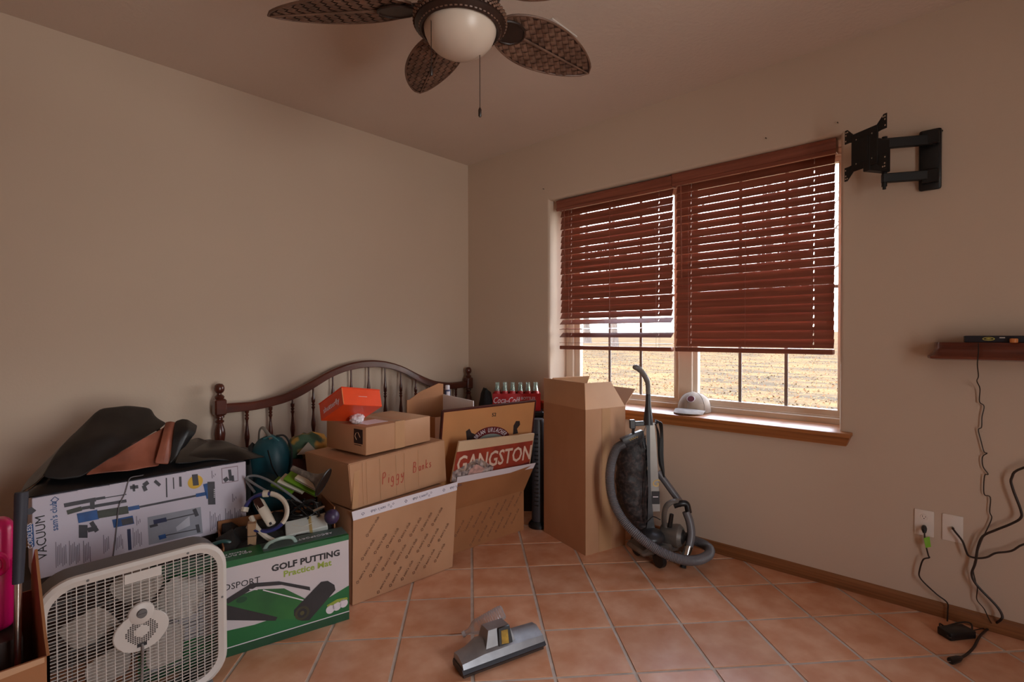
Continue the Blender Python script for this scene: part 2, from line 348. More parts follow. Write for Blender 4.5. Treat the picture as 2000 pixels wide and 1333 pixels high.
for i, (x, y, h, r, lb_) in enumerate([(30, 7.2, 13, .30, 'stout bare tree far behind the right edge of the right blind'), (33, 14, 14, .34, 'tall bare tree far behind the middle of the right blind'), (29, 17.5, 12, .26, 'bare tree behind the middle mullion of the window'), (27, 21.5, 12, .22, 'slim bare tree behind the left blind'), (42, 12, 15, .34, 'bare tree in the distance behind the right blind'), (40, 27, 15, .34, 'thick bare tree in the distance behind the left blind'), (36, 10.5, 12, .2, 'thin bare tree between two stout ones behind the right blind'), (48, 20, 16, .36, 'most distant bare tree behind the right blind'), (46, 36, 16, .34, 'most distant bare tree behind the left blind'), (36, 4.5, 13, .26, 'bare tree just visible past the right blind edge')]):
    tree(x, y, h, r, i+3, lb_)
# ================================================================ BLINDS
def blind(label, y0, y1, ztop, zbot, wand_y, open_low):
    t = thing('window_blind', label, 'blind', (3.13, (y0+y1)/2, zbot), 'wooden blinds on the window')
    B().prism([(3.080, ztop-.075), (3.084, ztop-.078), (3.092, ztop-.070), (3.092, ztop), (3.078, ztop), (3.074, ztop-.012), (3.080, ztop-.020), (3.080, ztop-.055), (3.075, ztop-.062)], y0-.012, y1+.012, L=Matrix(((1, 0, 0, 0), (0, 0, 1, 0), (0, 1, 0, 0), (0, 0, 0, 1)))).done('valance', blindm, t, ang=20)
    for ye in (y0-.012, y1+.006): B().box(3.086, 3.14, ye, ye+.006, ztop-.07, ztop).done('valance_return', blindm, t)
    B().box(3.098, 3.150, y0, y1, ztop-.045, ztop, .002).done('head_rail', blindm, t)
    n = int((ztop-.085-zbot-.05)/.0462); slots = [y0+.095, (y0+y1)/2, y1-.095]; step = (ztop-.095-zbot-.058)/(n-1)
    cache = {}
    def slat_mesh(ys):
        b = B(); w2, th = .0258, .0013
        for a0, a1 in ((-w2, -.008), (.008, w2)): b.box(a0, a1, y0, y1, -th, th)
        e = [y0]+[q for s_ in (slots[0], slots[2]) for q in (s_-.0022, s_+.0022)]+[y1]
        for k in range(0, len(e), 2): b.box(-.008, .008, e[k], e[k+1], -th, th)
        bmesh.ops.recalc_face_normals(b.bm, faces=b.bm.faces[:]); me = bpy.data.meshes.new('slat'); b.bm.to_mesh(me); b.bm.free(); me.materials.append(blindm); return me
    me = slat_mesh(0); org = MW[t].translation
    for i in range(n):
        z = zbot+.058+step*i; ang = 71.5 + random.uniform(-.3, .3)
        if open_low and i < 5: ang = (0, 38, 8, 40, 58)[i]
        if open_low and i == 0: z -= .006
        o = bpy.data.objects.new('slat', me); col.objects.link(o); o.parent = t
        # inner edge low
        o.matrix_local = tr(0, 0, 0) @ Matrix.Translation((3.125-org.x, -org.y, z-org.z)) @ rot(-ang, 'Y') @ rot(random.uniform(-.08, .08), 'X')
    B().box(3.100, 3.150, y0, y1, zbot, zbot+.028, .005, 2).done('bottom_rail', blindm, t)
    for s_ in slots:
        for dx in (-.027, .027): B().tube([(3.125+dx, s_+.006, zbot+.01), (3.125+dx, s_+.006, ztop-.04)], .0009, 4).done('ladder_cord', blindm, t)
    for s_ in (slots[0], slots[2]): B().tube([(3.125, s_, zbot+.01), (3.125, s_, ztop-.04)], .0007, 4).done('lift_cord', whiteb, t)
    B().tube([(3.090, wand_y, ztop-.05), (3.085, wand_y, ztop-.1), (3.085, wand_y-.006, ztop-.66)], [.003, .0045, .0045], 8).done('wand', blindm, t)
blind('mahogany slat blind on the left window unit with its lowest slats open', 1.455, 2.345, 2.305, 1.188, 2.29, True)
blind('mahogany slat blind on the right window unit with all slats closed', .562, 1.428, 2.312, 1.190, 1.385, False)
# ================================================================ CEILING FAN
fx, fy, fz = 1.150, 1.280, 2.40
fanw = mat('fan_bronze', (50, 31, 23), .45, metal=.1, var=.2, scale=12)
weavem = mat('fan_weave', (126, 92, 74), .5, rgb2=(84, 56, 42), scale=14, detail=5, spec=.6)
weaved = mat('fan_weave_backing', (52, 30, 20), .7, var=.1)  # dark backing plate behind the woven strips
fan = thing('ceiling_fan', 'bronze ceiling fan with woven leaf shaped blades and a frosted bowl light', 'ceiling fan', (fx, fy, fz-.2))
FT = tr(fx, fy, 0)
B(FT).lathe([(0, 2.776), (.075, 2.776), (.075, 2.74), (.045, 2.70), (.0, 2.70)], 24).done('canopy', fanw, fan)
B(FT).tube([(0, 0, 2.71), (0, 0, 2.52)], .014, 12).done('downrod', fanw, fan)
B(FT).lathe([(0, 2.54), (.05, 2.54), (.10, 2.52), (.135, 2.49), (.14, 2.44), (.125, 2.405), (.09, 2.395), (0, 2.395)], 28).done('motor_housing', fanw, fan)
B(FT).lathe([(0, 2.396), (.075, 2.396), (.08, 2.36), (.07, 2.345), (0, 2.345)], 24).done('switch_housing', fanw, fan)
B(FT).lathe([(.07, 2.372), (.142, 2.352), (.150, 2.342), (.150, 2.322), (.138, 2.312), (.128, 2.306), (.122, 2.312), (.06, 2.345)], 32).done('light_ring', fanw, fan)
rb = B(FT)
for i in range(110):
    for j in range(7):
        if (i+j) % 2: continue
        a = 6.2832*i/110; r_ = .1495-.003*j*(j > 3); z = 2.347-.0058*j
        rb.box(-.0042, .0042, -.0022, .0022, -.0030, .0030, L=rot(math.degrees(a), 'Z') @ tr(r_+.0035, 0, z) @ rot(90, 'Z') @ rot(25, 'X'))
rb.done('ring_weave', weavem, fan, kind='stuff', ang=0)
frost = mat('frosted_glass', (206, 188, 172), .35, var=.02, spec=.5)
B(FT).lathe([(.121, 2.318), (.118, 2.300), (.108, 2.276), (.09, 2.256), (.066, 2.241), (.035, 2.232), (0, 2.229)], 36).done('bowl_light', frost, fan, ang=60)
for pxx, pyy, pyb in ((842, 20, 130), (937, 85, 212)):
    a = V(pxx, pyy, D=1.62 if pxx < 900 else 1.72); b_ = V(pxx, pyb, D=1.62 if pxx < 900 else 1.72); a.z = 2.35; b_.x, b_.y = a.x, a.y
    c_ = B().tube([a, b_], .0013, 6).done('pull_chain', fanw, fan); B().tube([b_+Vector((0, 0, .003)), b_-Vector((0, 0, .004)), b_-Vector((0, 0, .024)), b_-Vector((0, 0, .028))], [.003, .0055, .0055, .003], 8).done('chain_pull', fanw, c_)
def hw(t):  # leaf half width along 0..1
    return .112*(math.sin(math.pi*min(1, t)**.80)**.62 if 0 < t < 1 else 0)
R0, R1 = .150, .668
def blade(ang, pitch=13, droop=0):
    T = tr(fx, fy, fz) @ rot(ang, 'Z') @ rot(droop, 'Y') @ rot(-pitch, 'X')
    out = []
    for k in range(25):
        t = .02+.98*k/24; out.append((R0+(R1-R0)*t, hw(t) if k < 24 else 0))
    poly = [(x, y) for x, y in out] + [(x, -y) for x, y in out[-2::-1]]
    bl = B(T).prism(poly, -.002, .002).done('blade', weaved, fan)
    B(T).tube([(x, y, -.001) for x, y in poly], .0045, 6, closed=True).done('rim', weavem, bl)
    B(T).tube([(R0+.09, 0, -.006), (R1-.01, 0, -.005)], [.006, .0035], 6).done('midrib', weavem, bl)
    wv = B(T); c = .0255
    for i in range(-16, 40):
        for j in range(-28, 28):
            x = R0+.02+(i-j)*c*.72; y = (i+j)*c*.55
            t = (x-R0)/(R1-R0)
            if not (.03 < t < .985) or abs(y) > hw(t)-.004 or abs(y) < .004: continue
            vert = (i+j) % 2
            for s_ in (-1, 1):
                g = []
                for a in (-1, 0, 1):
                    row = []
                    for b_ in (-1, 1):
                        e1, e2 = (a, b_) if vert else (b_, a)
                        X = x+(e1-e2)*c*.72*.47; Y = y+(e1+e2)*c*.55*.47
                        tt = min(max((X-R0)/(R1-R0), .022), .99); lim = hw(tt); Y = max(-lim, min(lim, Y)); X = R0+(R1-R0)*tt
                        row.append(wv.v(X, Y, s_*(.0052 if a == 0 else .0026)))
                    g.append(row)
                for q in (0, 1): wv.f([g[q][0], g[q+1][0], g[q+1][1], g[q][1]])
    wv.done('weave', weavem, bl, kind='stuff', ang=0)
    br = [(.10, .020), (.15, .022), (.185, .042), (.22, .05), (.255, .040), (.275, .018), (.28, 0)]
    po = br+[(x, -y) for x, y in br[-2::-1]]
    bk = B(T).prism(po, -.014, -.007, bev=.002).done('blade_bracket', fanw, bl); B(T).tube([(x, y, -.013) for x, y in po], .005, 6, closed=True).done('bracket_rim', fanw, bl)
    B(T).box(.09, .17, -.018, .018, -.012, .006, .004).done('bracket_arm', fanw, bl)
for a in (-5.2, 64, 127.5, 206, -79): blade(a)
# vent on the ceiling behind the blade
vt = thing('ceiling_vent', 'white ceiling air vent mostly hidden behind the right fan blade', 'vent', (2.0, 1.57, ZC))
B().box(1.90, 2.10, 1.475, 1.66, ZC-.006, ZC, .002).done('vent_frame', whiteb, vt)
for k in range(5): B().box(-.085, .085, -.011, .011, -.001, .001, L=tr(2.0, 1.505+k*.03, ZC-.011) @ rot(35, 'X')).done('louvre', whiteb, vt)
# ================================================================ WALL FITTINGS
X = XW
tm = thing('tv_wall_mount', 'black swivel TV mount with two arms on the wall right of the window', 'TV mount', (X, .17, 2.1))
B().box(X-.022, X, .130, .212, 1.960, 2.238, .010, 2).done('wall_plate', blackm, tm)
for z in (2.192, 2.018): B().box(X-.055, X-.012, .138, .2, z-.03, z+.03, .004).done('arm_bracket', blackm, tm)
pv = (2.932, .330)   # pivot end near the TV plate
def arm(z0, z1):
    a = Vector((X-.035, .165, 0)); b_ = Vector((pv[0], pv[1], 0)); d = (b_-a); L = d.length
    T = frame((a.x, a.y, 0), d); B(T).box(-.02, L+.01, -.012, .012, z0, z1, .003).done('arm', blackm, tm)
arm(2.160, 2.206); arm(2.002, 2.044)
B().tube([(pv[0], pv[1], 1.985), (pv[0], pv[1], 2.215)], .011, 12).done('pivot_pin', blackm, tm)
B().tube([(pv[0], pv[1], 1.972), (pv[0], pv[1], 1.986)], .007, 8).done('pivot_nut', blackm, tm)
# TV plate: tilted frame seen obliquely
pa, pb, pc_, pd = V(1652, 318, X=X-.17), V(1727, 290, X=X-.105), V(1723, 228, X=X-.105), V(1649, 262, X=X-.17)
cl = V(1690, 285, X=X-.14); PT = frame(cl, Vector((X-.125, .36, 0))-Vector((X-.17, .455, 0)))
PT = frame((2.860, .394, 2.156), (-.556, -.831, 0)) @ Matrix.Diagonal((1, 1, 1.13, 1))
wz, hz = .098, .098
pp = B(PT); pp.box(-.068, .068, -.008, -.002, -.078, .078, .004); pp.box(-.02, .02, -.011, -.007, -.05, .05, .002)
plate = pp.done('tv_plate', blackm, tm)
for sx_ in (-1, 1):
    for sz_ in (-1, 1):
        ear = [(sx_*.05, sz_*.045), (sx_*.082, sz_*.05), (sx_*.106, sz_*.05), (sx_*.106, sz_*.108), (sx_*.092, sz_*.108), (sx_*.06, sz_*.078)]
        B(PT).prism(ear, .001, .005, L=Matrix(((1, 0, 0, 0), (0, 0, -1, 0), (0, 1, 0, 0), (0, 0, 0, 1)))).done('plate_ear', blackm, plate)
        for q in ((.099, .098), (.090, .098), (.099, .086), (.100, .062)):
            B(PT).lathe([(0, -.0008), (.0034, -.0008), (.0034, .0), (0, .0)], 8, L=tr(sx_*q[0], -.0052, sz_*q[1]) @ rot(90, 'X')).done('bolt_hole', wallm, plate)
        B(PT).lathe([(0, 0), (.003, 0), (.003, .001), (0, .001)], 8, L=tr(sx_*.04, -.008, sz_*.05) @ rot(90, 'X')).done('bolt_hole', chrome, plate)
B(frame((pv[0], pv[1], 0), (-.831, .556, 0))).box(-.015, .105, -.018, .018, 2.05, 2.20, .003).done('swivel_block', blackm, tm)
for z in (2.205, 2.0): B().lathe([(0, 0), (.006, 0), (.005, .003), (0, .004)], 8, L=tr(X-.022, .156, z) @ rot(-90, 'Y')).done('bolt', chrome, tm)
# wall shelf (curved front profile) with things on it
shm = mat('shelf_mahogany', (118, 54, 34), .25, rgb2=(80, 32, 20), scale=4, stretch=(8, .5, 8), coat=.5)
sh = thing('wall_shelf', 'reddish mahogany moulded wall shelf at the right edge', 'shelf', (X, -.2, 1.2))
prof = [(0, 1.262), (.152, 1.262), (.155, 1.250), (.140, 1.240), (.128, 1.222), (.126, 1.205), (.135, 1.196), (.120, 1.188), (0, 1.188)]
# the moulding flares at its lower edge and ends with a return at the left
prof = [(0, 1.262), (.130, 1.262), (.134, 1.252), (.134, 1.236), (.140, 1.222), (.152, 1.208), (.160, 1.200), (.158, 1.191), (.140, 1.186), (0, 1.186)]
b_ = B(); rows = []
for y, k in ((-.75, 0), (.118, 0), (.135, .014), (.147, .05), (.15, .12)):
    rows.append([b_.v(X-max(0, x-k if x > .001 else 0), y+(max(0, (x-.134))*.9 if k else 0), z) for x, z in prof])
for A, C in zip(rows, rows[1:]):
    for j in range(len(prof)): b_.f([A[j], A[(j+1) % len(prof)], C[(j+1) % len(prof)], C[j]])
b_.f(rows[0]); b_.f(rows[-1][::-1]); b_.done('shelf_board', shm, sh, ang=40)
rm = thing('remote_box', 'flat black box with a yellow oval emblem lying on the wall shelf', 'box', (X-.07, -.1, 1.262))
RT = frame((X-.128, .045, 1.2625), (.05, -1, 0)); bx_ = B(RT).box(0, .30, 0, .1, 0, .028, .002).done('case', mat('navy_black', (20, 22, 34), .35, var=.1), rm)
yel = mat('ink_yellow', (206, 196, 96), .5, var=.03)
B(RT).tube([(.075+.018*math.cos(a*.3927), -.0006, .015+.006*math.sin(a*.3927)) for a in range(16)], .0014, 5, closed=True).done('emblem_ring', yel, bx_)
B(RT).tube([(.066, -.0003, .015), (.075, -.0006, .0155), (.084, -.0003, .015)], [.001, .003, .001], 6).done('emblem_core', yel, bx_)
B(RT).box(.108, .125, -.0006, 0, .018, .022).done('emblem_mark', whiteb, bx_)
og = thing('round_lid', 'small round orange lid at the right end of the wall shelf', 'lid', (X-.15, -.13, 1.27))
B(tr(X-.138, -.105, 1.2625)).lathe([(0, 0), (.012, 0), (.013, .003), (.013, .014), (.011, .017), (0, .017)], 16).done('lid_body', mat('orange_plastic', (214, 132, 70), .4, var=.05), og)
# outlets
ivory = mat('ivory_plate', (232, 222, 212), .4, var=.01)
o1 = thing('power_outlet', 'white duplex power outlet plate with a plug in its lower socket', 'outlet', (X, .183, .36))
B().box(X-.006, X, .147, .219, .357, .477, .003, 2).done('cover_plate', ivory, o1)
for z in (.445, .392):
    r_ = B(tr(X-.006, .183, z) @ rot(-90, 'Y')).lathe([(0, .003), (.013, .003), (.0145, .001), (.0145, -.001)], 20).done('socket', ivory, o1)
    for dy, hh in ((-.0055, .006), (.0055, .0075)): B().box(X-.0094, X-.0088, .183+dy-.0008, .183+dy+.0008, z-.001, z+hh).done('slot', inkb, r_)
    B(tr(X-.009, .183, z-.006) @ rot(-90, 'Y')).lathe([(0, .0006), (.0022, .0006), (.0022, 0)], 10).done('ground_hole', inkb, r_)
o2 = thing('coax_outlet', 'plain ivory coax outlet plate right of the power outlet', 'outlet', (X, .08, .365))
B().box(X-.005, X, .046, .119, .357, .477, .003, 2).done('cover_plate', ivory, o2)
B(tr(X-.005, .0825, .418) @ rot(-90, 'Y')).lathe([(0, .016), (.004, .016), (.0045, .004), (.007, .004), (.007, -.001)], 10).done('coax_jack', chrome, o2)
for z in (.468, .366): B(tr(X-.005, .0825, z) @ rot(-90, 'Y')).lathe([(0, .0012), (.0025, .0008), (.003, -.0005)], 8).done('screw', ivory, o2)
def cord(name, label, pts, r, m=cordm, cat='cord'):
    return B().tube(bez(pts, 5), r, 7).done(name, m, label=label, cat=cat)
def W(px, py, off=.012): return V(px, py, X=XW-off)
pw = thing('adapter_lead', 'dark power cord with a green tag hanging from the outlet to a floor adapter', 'cord', (X-.05, .1, 0))
pl = B().tube([W(1805, 1030, .008), W(1805, 1032, .022), W(1805, 1036, .036), W(1805.5, 1042, .04)], [.009, .011, .010, .006], 10).done('plug', blackp, pw)
B().tube(bez([W(1805.5, 1040, .04), W(1807, 1060, .036), W(1813, 1085, .03), W(1815, 1090, .03), W(1803, 1094, .03), W(1796, 1115, .028), W(1796, 1127, .028), W(1806, 1140, .028), W(1830, 1162, .027), W(1850, 1178, .027), W(1851, 1195, .028), W(1850, 1222, .05), V(1851, 1243, Z=.02), V(1858, 1247, Z=.018)], 5), .0032, 7).done('cable', cordm, pw)
gt = mat('lime_tag', (132, 190, 40), .45, var=.06)
B().slab([W(1804, 1052, .044), W(1815.5, 1049, .030), W(1818.5, 1069, .030), W(1808, 1071, .044)], .0008).done('tag', gt, pw)
ad = thing('power_adapter', 'black power adapter brick lying on the tiles by the baseboard', 'adapter', V(1876, 1246, Z=0))
AT = frame(V(1862, 1254, Z=0), V(1900, 1250, Z=0)-V(1862, 1254, Z=0)); B(AT).box(-.012, .115, 0, .062, 0, .034, .006, 2).done('brick', blackp, ad)
B().tube(bez([V(1853, 1244, Z=.02), V(1848, 1228, Z=.02), V(1838, 1228, Z=.025), V(1836, 1219, Z=.03), V(1846, 1224, Z=.025), V(1865, 1219, Z=.03), V(1885, 1216, Z=.035), V(1897, 1220, Z=.03), V(1899, 1233, Z=.02)], 5), .0035, 7).done('coiled_lead', cordm, ad)
B().tube(bez([V(1899, 1233, Z=.012), V(1912, 1230, Z=.006), V(1930, 1226, Z=.006), V(1945, 1222, Z=.006)], 5), .002, 6).done('thin_lead', cordm, ad)
cord('coax_cable', 'thick brown coax cable running from the ivory plate off to the right', [W(1860, 1032, .02), W(1866, 1040, .03), W(1880, 1058, .03), W(1887, 1077, .03), W(1893, 1087, .03), W(1910, 1091, .03), W(1928, 1089, .03), W(1945, 1081, .03), W(1975, 1077, .03), W(2010, 1062, .03), Vector((X-.03, -.30, .45)), Vector((X-.03, -.50, .60)), Vector((X-.04, -.62, .90)), Vector((X-.06, -.64, 1.185))], .0042)
tk = thing('appliance_cord', 'thick brown appliance cord coming down from the right with its plug on the floor', 'cord', V(1862, 1288, Z=0))
B().tube(bez([Vector((X-.07, -.46, 1.185)), Vector((X-.05, -.44, 1.0)), Vector((X-.04, -.34, .84)), W(2000, 914, .035), W(1976, 934, .035), W(1978, 955, .035), W(1993, 995, .035), W(1994, 1012, .035), W(1975, 1024, .035), W(1945, 1036, .035), W(1920, 1048, .034), W(1910, 1070, .034), W(1905, 1100, .034), W(1898, 1120, .034), W(1902, 1135, .034), W(1915, 1152, .034), W(1945, 1183, .034), W(1957, 1202, .034), W(1954, 1212, .034), V(1935, 1225, Z=.012), V(1915, 1242, Z=.007), V(1902, 1265, Z=.006), V(1888, 1279, Z=.007), V(1876, 1286, Z=.008)], 5), .0048, 8).done('cable', cordm, tk)
B().tube([V(1878, 1285.5, Z=.009), V(1872, 1287.5, Z=.010), V(1860, 1291, Z=.011), V(1856, 1292, Z=.011)], [.006, .012, .014, .013], 8).done('plug', blackp, tk)
for d in (-3, 3): B().tube([V(1857, 1291.5+d*.5, Z=.011), V(1850, 1290+d, Z=.011)], .0018, 6).done('prong', chrome, tk)
cord('dangling_wire', 'thin kinked dark cord hanging from the wall shelf down the wall', [V(1911, 671, X=XW-.137), V(1911, 690, X=XW-.168), V(1909, 712, X=XW-.166), V(1911, 735, X=XW-.12), W(1908, 745, .05), W(1914, 760, .02), W(1913, 785, .012), W(1922, 794, .012), W(1918, 815, .012), W(1917, 835, .012), W(1911, 840, .012), W(1916, 862, .012), W(1922, 883, .012), W(1928, 886, .012), W(1919, 893, .012), W(1920, 912, .012), W(1930, 927, .012), W(1923, 930, .012), W(1922, 965, .012), W(1934, 972, .012), W(1933, 1000, .012), W(1937, 1012, .012), W(1930, 1030, .014), W(1918, 1055, .02), W(1909, 1080, .024), W(1901, 1110, .024), W(1905, 1135, .024), W(1909, 1150, .024), W(1908, 1172, .024), W(1922, 1190, .026), W(1934, 1215, .03), V(1941, 1221, Z=.004)], .0021)
# nails and marks on the wall
nail = mat('nail_steel', (70, 60, 54), .4, metal=.7)
for px, py, lb_ in ((1637, 241, 'small hook nail in the wall above the window corner'), (1497, 271, 'tiny nail hole pin above the right blind'), (1063, 370, 'tiny nail in the wall left of the window'), (1841, 257, 'tiny screw beside the top of the TV mount plate')):
    p = V(px, py, X=XW); T = tr(*p) @ rot(-90, 'Y')
    B(T).lathe([(0, .016), (.003, .015), (.003, .013), (.0015, .012), (.0015, -.004), (0, -.004)], 8).done('nail', nail, label=lb_, cat='nail')
# ================================================================ HEADBOARD
hb = thing('headboard', 'dark mahogany spindle headboard with a curved top rail against the left wall', 'headboard', (2.01, 3.23, 0))
hy = 3.235
def post(x):
    po = B(tr(x, hy, 0)).box(-.031, .031, -.031, .031, .838, .932, .008).done('post', mahog, hb); B(tr(x, hy, 0)).box(-.031, .031, -.031, .031, .0, .46, .004).done('post_foot', mahog, po)
    B(tr(x, hy, 0)).lathe([(.012, .925), (.024, .935), (.026, .945), (.02, .953), (.013, .958), (.013, .965), (.020, .969), (.026, .980), (.0275, .994), (.024, 1.010), (.015, 1.019), (0, 1.022)], 20).done('finial', mahog, po)
    B(tr(x, hy, 0)).lathe([(.014, .46), (.026, .50), (.024, .56), (.017, .62), (.020, .66), (.027, .70), (.030, .73), (.027, .755), (.018, .785), (.015, .792), (.023, .797), (.024, .805), (.016, .812), (.016, .818), (.025, .824), (.025, .832), (.018, .842)], 20).done('turned_shaft', mahog, po)
post(1.036); post(2.985)
rl = [(1.067, .902, .848), (1.238, .901, .849), (1.396, .926, .871), (1.495, .960, .901), (1.598, 1.006, .950), (1.706, 1.056, 1.006), (1.819, 1.094, 1.046), (1.938, 1.114, 1.065), (2.01, 1.118, 1.068), (2.085, 1.114, 1.065), (2.2, 1.094, 1.046), (2.315, 1.056, 1.006), (2.423, 1.006, .950), (2.526, .960, .901), (2.625, .926, .871), (2.783, .903, .851), (2.955, .904, .852)]
def catm(xs, k, x):
    for i in range(len(xs)-1):
        if x <= xs[i+1][0] or i == len(xs)-2:
            t = (x-xs[i][0])/(xs[i+1][0]-xs[i][0]); p0 = xs[max(0, i-1)][k]; p1, p2 = xs[i][k], xs[i+1][k]; p3 = xs[min(len(xs)-1, i+2)][k]
            return .5*(2*p1+(p2-p0)*t+(2*p0-5*p1+4*p2-p3)*t*t+(3*p1-p0-3*p2+p3)*t**3)
b_ = B(); rows = []
for i in range(81):
    x = 1.06+(2.96-1.06)*i/80; zt, zb = catm(rl, 1, x), catm(rl, 2, x); mid = (zt-zb)
    rows.append([b_.v(x, hy+dy, zb+mid*k) for dy, k in ((-.013, 0), (-.015, .06), (-.015, .80), (-.012, .90), (-.006, 1), (.012, 1), (.013, 0))])
for A, C in zip(rows, rows[1:]):
    for j in range(7): b_.f([A[j], A[(j+1) % 7], C[(j+1) % 7], C[j]])
b_.f(rows[0]); b_.f(rows[-1][::-1]); b_.done('top_rail', mahog, hb, ang=30)
B().box(1.06, 2.96, hy-.013, hy+.013, .40, .46, .004).done('bottom_rail', mahog, hb)
for k in range(13):
    x = 1.185+k*.1381; zt = catm(rl, 2, x)+.006; zr = .818+.22*(zt-.855)
    B(tr(x, hy, 0)).lathe([(.006, zt), (.006, zr+(zt-zr)*.72), (.0075, zr+(zt-zr)*.5), (.0125, zr+.030+.1*(zt-zr)), (.0115, zr+.018), (.0065, zr+.010), (.0115, zr+.005), (.0115, zr), (.0065, zr-.007), (.0115, zr-.013), (.0115, zr-.019), (.0075, zr-.027), (.0065, zr-.045), (.0095, zr-.08), (.014, zr-.115), (.0145, zr-.135), (.010, zr-.165), (.007, zr-.2), (.006, .455)], 12).done('spindle', mahog, hb)
# ================================================================ BOXES
def quad_decal(name, px, O, N, m, parent, t=.0008):
    return B().slab([VP(x, y, O, N) for x, y in px], t).done(name, m, parent, ang=0)
def VP(px, py, O, N):
    d = FWD*F + RGT*(px-CX) + UPV*(CY-py); O = Vector(O)-Vector((0, 0, H)); N = Vector(N); return d*(O.dot(N)/d.dot(N)) + Vector((0, 0, H))
def carton(name, label, M, w, d, h, m=cardm, closed=False, flaps=(), th=.005, inside=None, cat='box', group=None):
    t = thing(name, label, cat, M, group); b = B(M)
    if closed: b.box(0, w, 0, d, 0, h, .004, 2); body = b.done('body', m, t)
    else:
        b.box(0, w, 0, d, 0, th); b.box(0, w, 0, th, th, h).box(0, w, d-th, d, th, h).box(0, th, th, d-th, th, h).box(w-th, w, th, d-th, th, h); body = b.done('body', m, t, ang=0)
    for side, ln, ang, cut in flaps:
        fm = {'front': tr(0, 0, h), 'back': tr(w, d, h) @ rot(180, 'Z'), 'left': tr(0, d, h) @ rot(-90, 'Z'), 'right': tr(w, 0, h) @ rot(90, 'Z')}[side]
        L = w if side in ('front', 'back') else d
        B(M @ fm @ rot(ang, 'X')).prism([(.002, 0), (L-.002, 0), (L-.002-cut, ln), (.002+cut, ln)], -th, 0, L=Matrix(((1, 0, 0, 0), (0, 0, -1, 0), (0, 1, 0, 0), (0, 0, 0, 1)))).done('flap', inside or m, t, ang=0)
    return t, body
def stamp(name, meshes, m, parent):
    bm = bmesh.new(); inv = MW[parent].inverted()
    for me, M in meshes:
        n0 = len(bm.verts); bm.from_mesh(me); bm.verts.ensure_lookup_table(); bmesh.ops.transform(bm, matrix=inv @ M, verts=bm.verts[n0:])
    me = bpy.data.meshes.new(name); bm.to_mesh(me); bm.free(); me.materials.append(m); o = bpy.data.objects.new(name, me); col.objects.link(o); o.parent = parent; MW[o] = MW[parent].copy()
    o['kind'] = 'stuff'; return o
def tmesh(s, size, **k):
    cu = bpy.data.curves.new('t', 'FONT'); cu.body = s; cu.size = size; cu.extrude = .0002; cu.align_x = 'LEFT'; cu.align_y = 'CENTER'; cu.resolution_u = 1
    o = bpy.data.objects.new('t', cu); me = bpy.data.meshes.new_from_object(o); bpy.data.objects.remove(o); bpy.data.curves.remove(cu); return me
def ring_mesh(r, t):
    b = B(); b.prism([(r, 0), (0, r), (-r, 0), (0, -r), (0, -r+t*1.4), (-r+t*1.4, 0), (0, r-t*1.4), (r-t*1.4, 0)], 0, .0004)
    b = B(); o = [(r, 0), (0, r), (-r, 0), (0, -r)]
    for i in range(4):
        a, c = Vector((*o[i], 0)), Vector((*o[(i+1) % 4], 0)); b.f([b.v(a), b.v(c), b.v(c*(1-t/r)), b.v(a*(1-t/r))])
    me = bpy.data.meshes.new('d'); b.bm.to_mesh(me); b.bm.free(); return me
dia = ring_mesh(.009, .003); clubt = tmesh("sam's club", .021); brownink = mat('ink_brown', (104, 70, 52), .7, var=.05); blueink = mat('ink_blue', (44, 84, 140), .5, var=.03); navy = mat('ink_navy', (40, 46, 84), .5, var=.03)
def club_print(parent, QF, w, h, seed, poly=None):
    rg = random.Random(seed); L = []; a = rad(52); dx, dy = math.cos(a), math.sin(a)
    for j in range(-22, 24):
        for i in range(-6, 10):
            q = i*.150+(j % 3)*.05; x = dx*q+dy*j*.047; y = dy*q-dx*j*.047; x1, y1 = x+dx*.105, y+dy*.105
            if min(x, x1) < .012 or max(x, x1) > w-.012 or min(y, y1) < .012 or max(y, y1) > h-.05: continue
            T = QF @ tr(x, y, .0006) @ rot(52, 'Z'); L.append((dia, T)); L.append((clubt, T @ tr(.014, 0, 0)))
    return stamp('print', L, brownink, parent)
# --- tall open carton
TB = frame((2.49, 1.694, 0), (.294, -.099, 0)); TB = Matrix(((.9477, .2610, 0, 2.49), (-.3191, .9654, 0, 1.694), (0, 0, 1, 0), (0, 0, 0, 1)))
TB = frame((2.49, 1.694, 0), (.2985, -.0905, 0))
tb, tbb = carton('tall_carton', 'tall open cardboard box with raised flaps beside the vacuum cleaner', TB, .312, .433, .858, cardm, flaps=(('left', .157, 1, .004), ('front', .19, -42, .002), ('right', .15, 52, .035), ('back', .19, -30, .004)), inside=card3)
B(TB).box(.125, .19, -.0012, 0, .02, .857).done('tape', tapem, tb); B(TB).box(.10, .20, -.0018, -.0010, 0, .20).done('tape', tapem, tb)
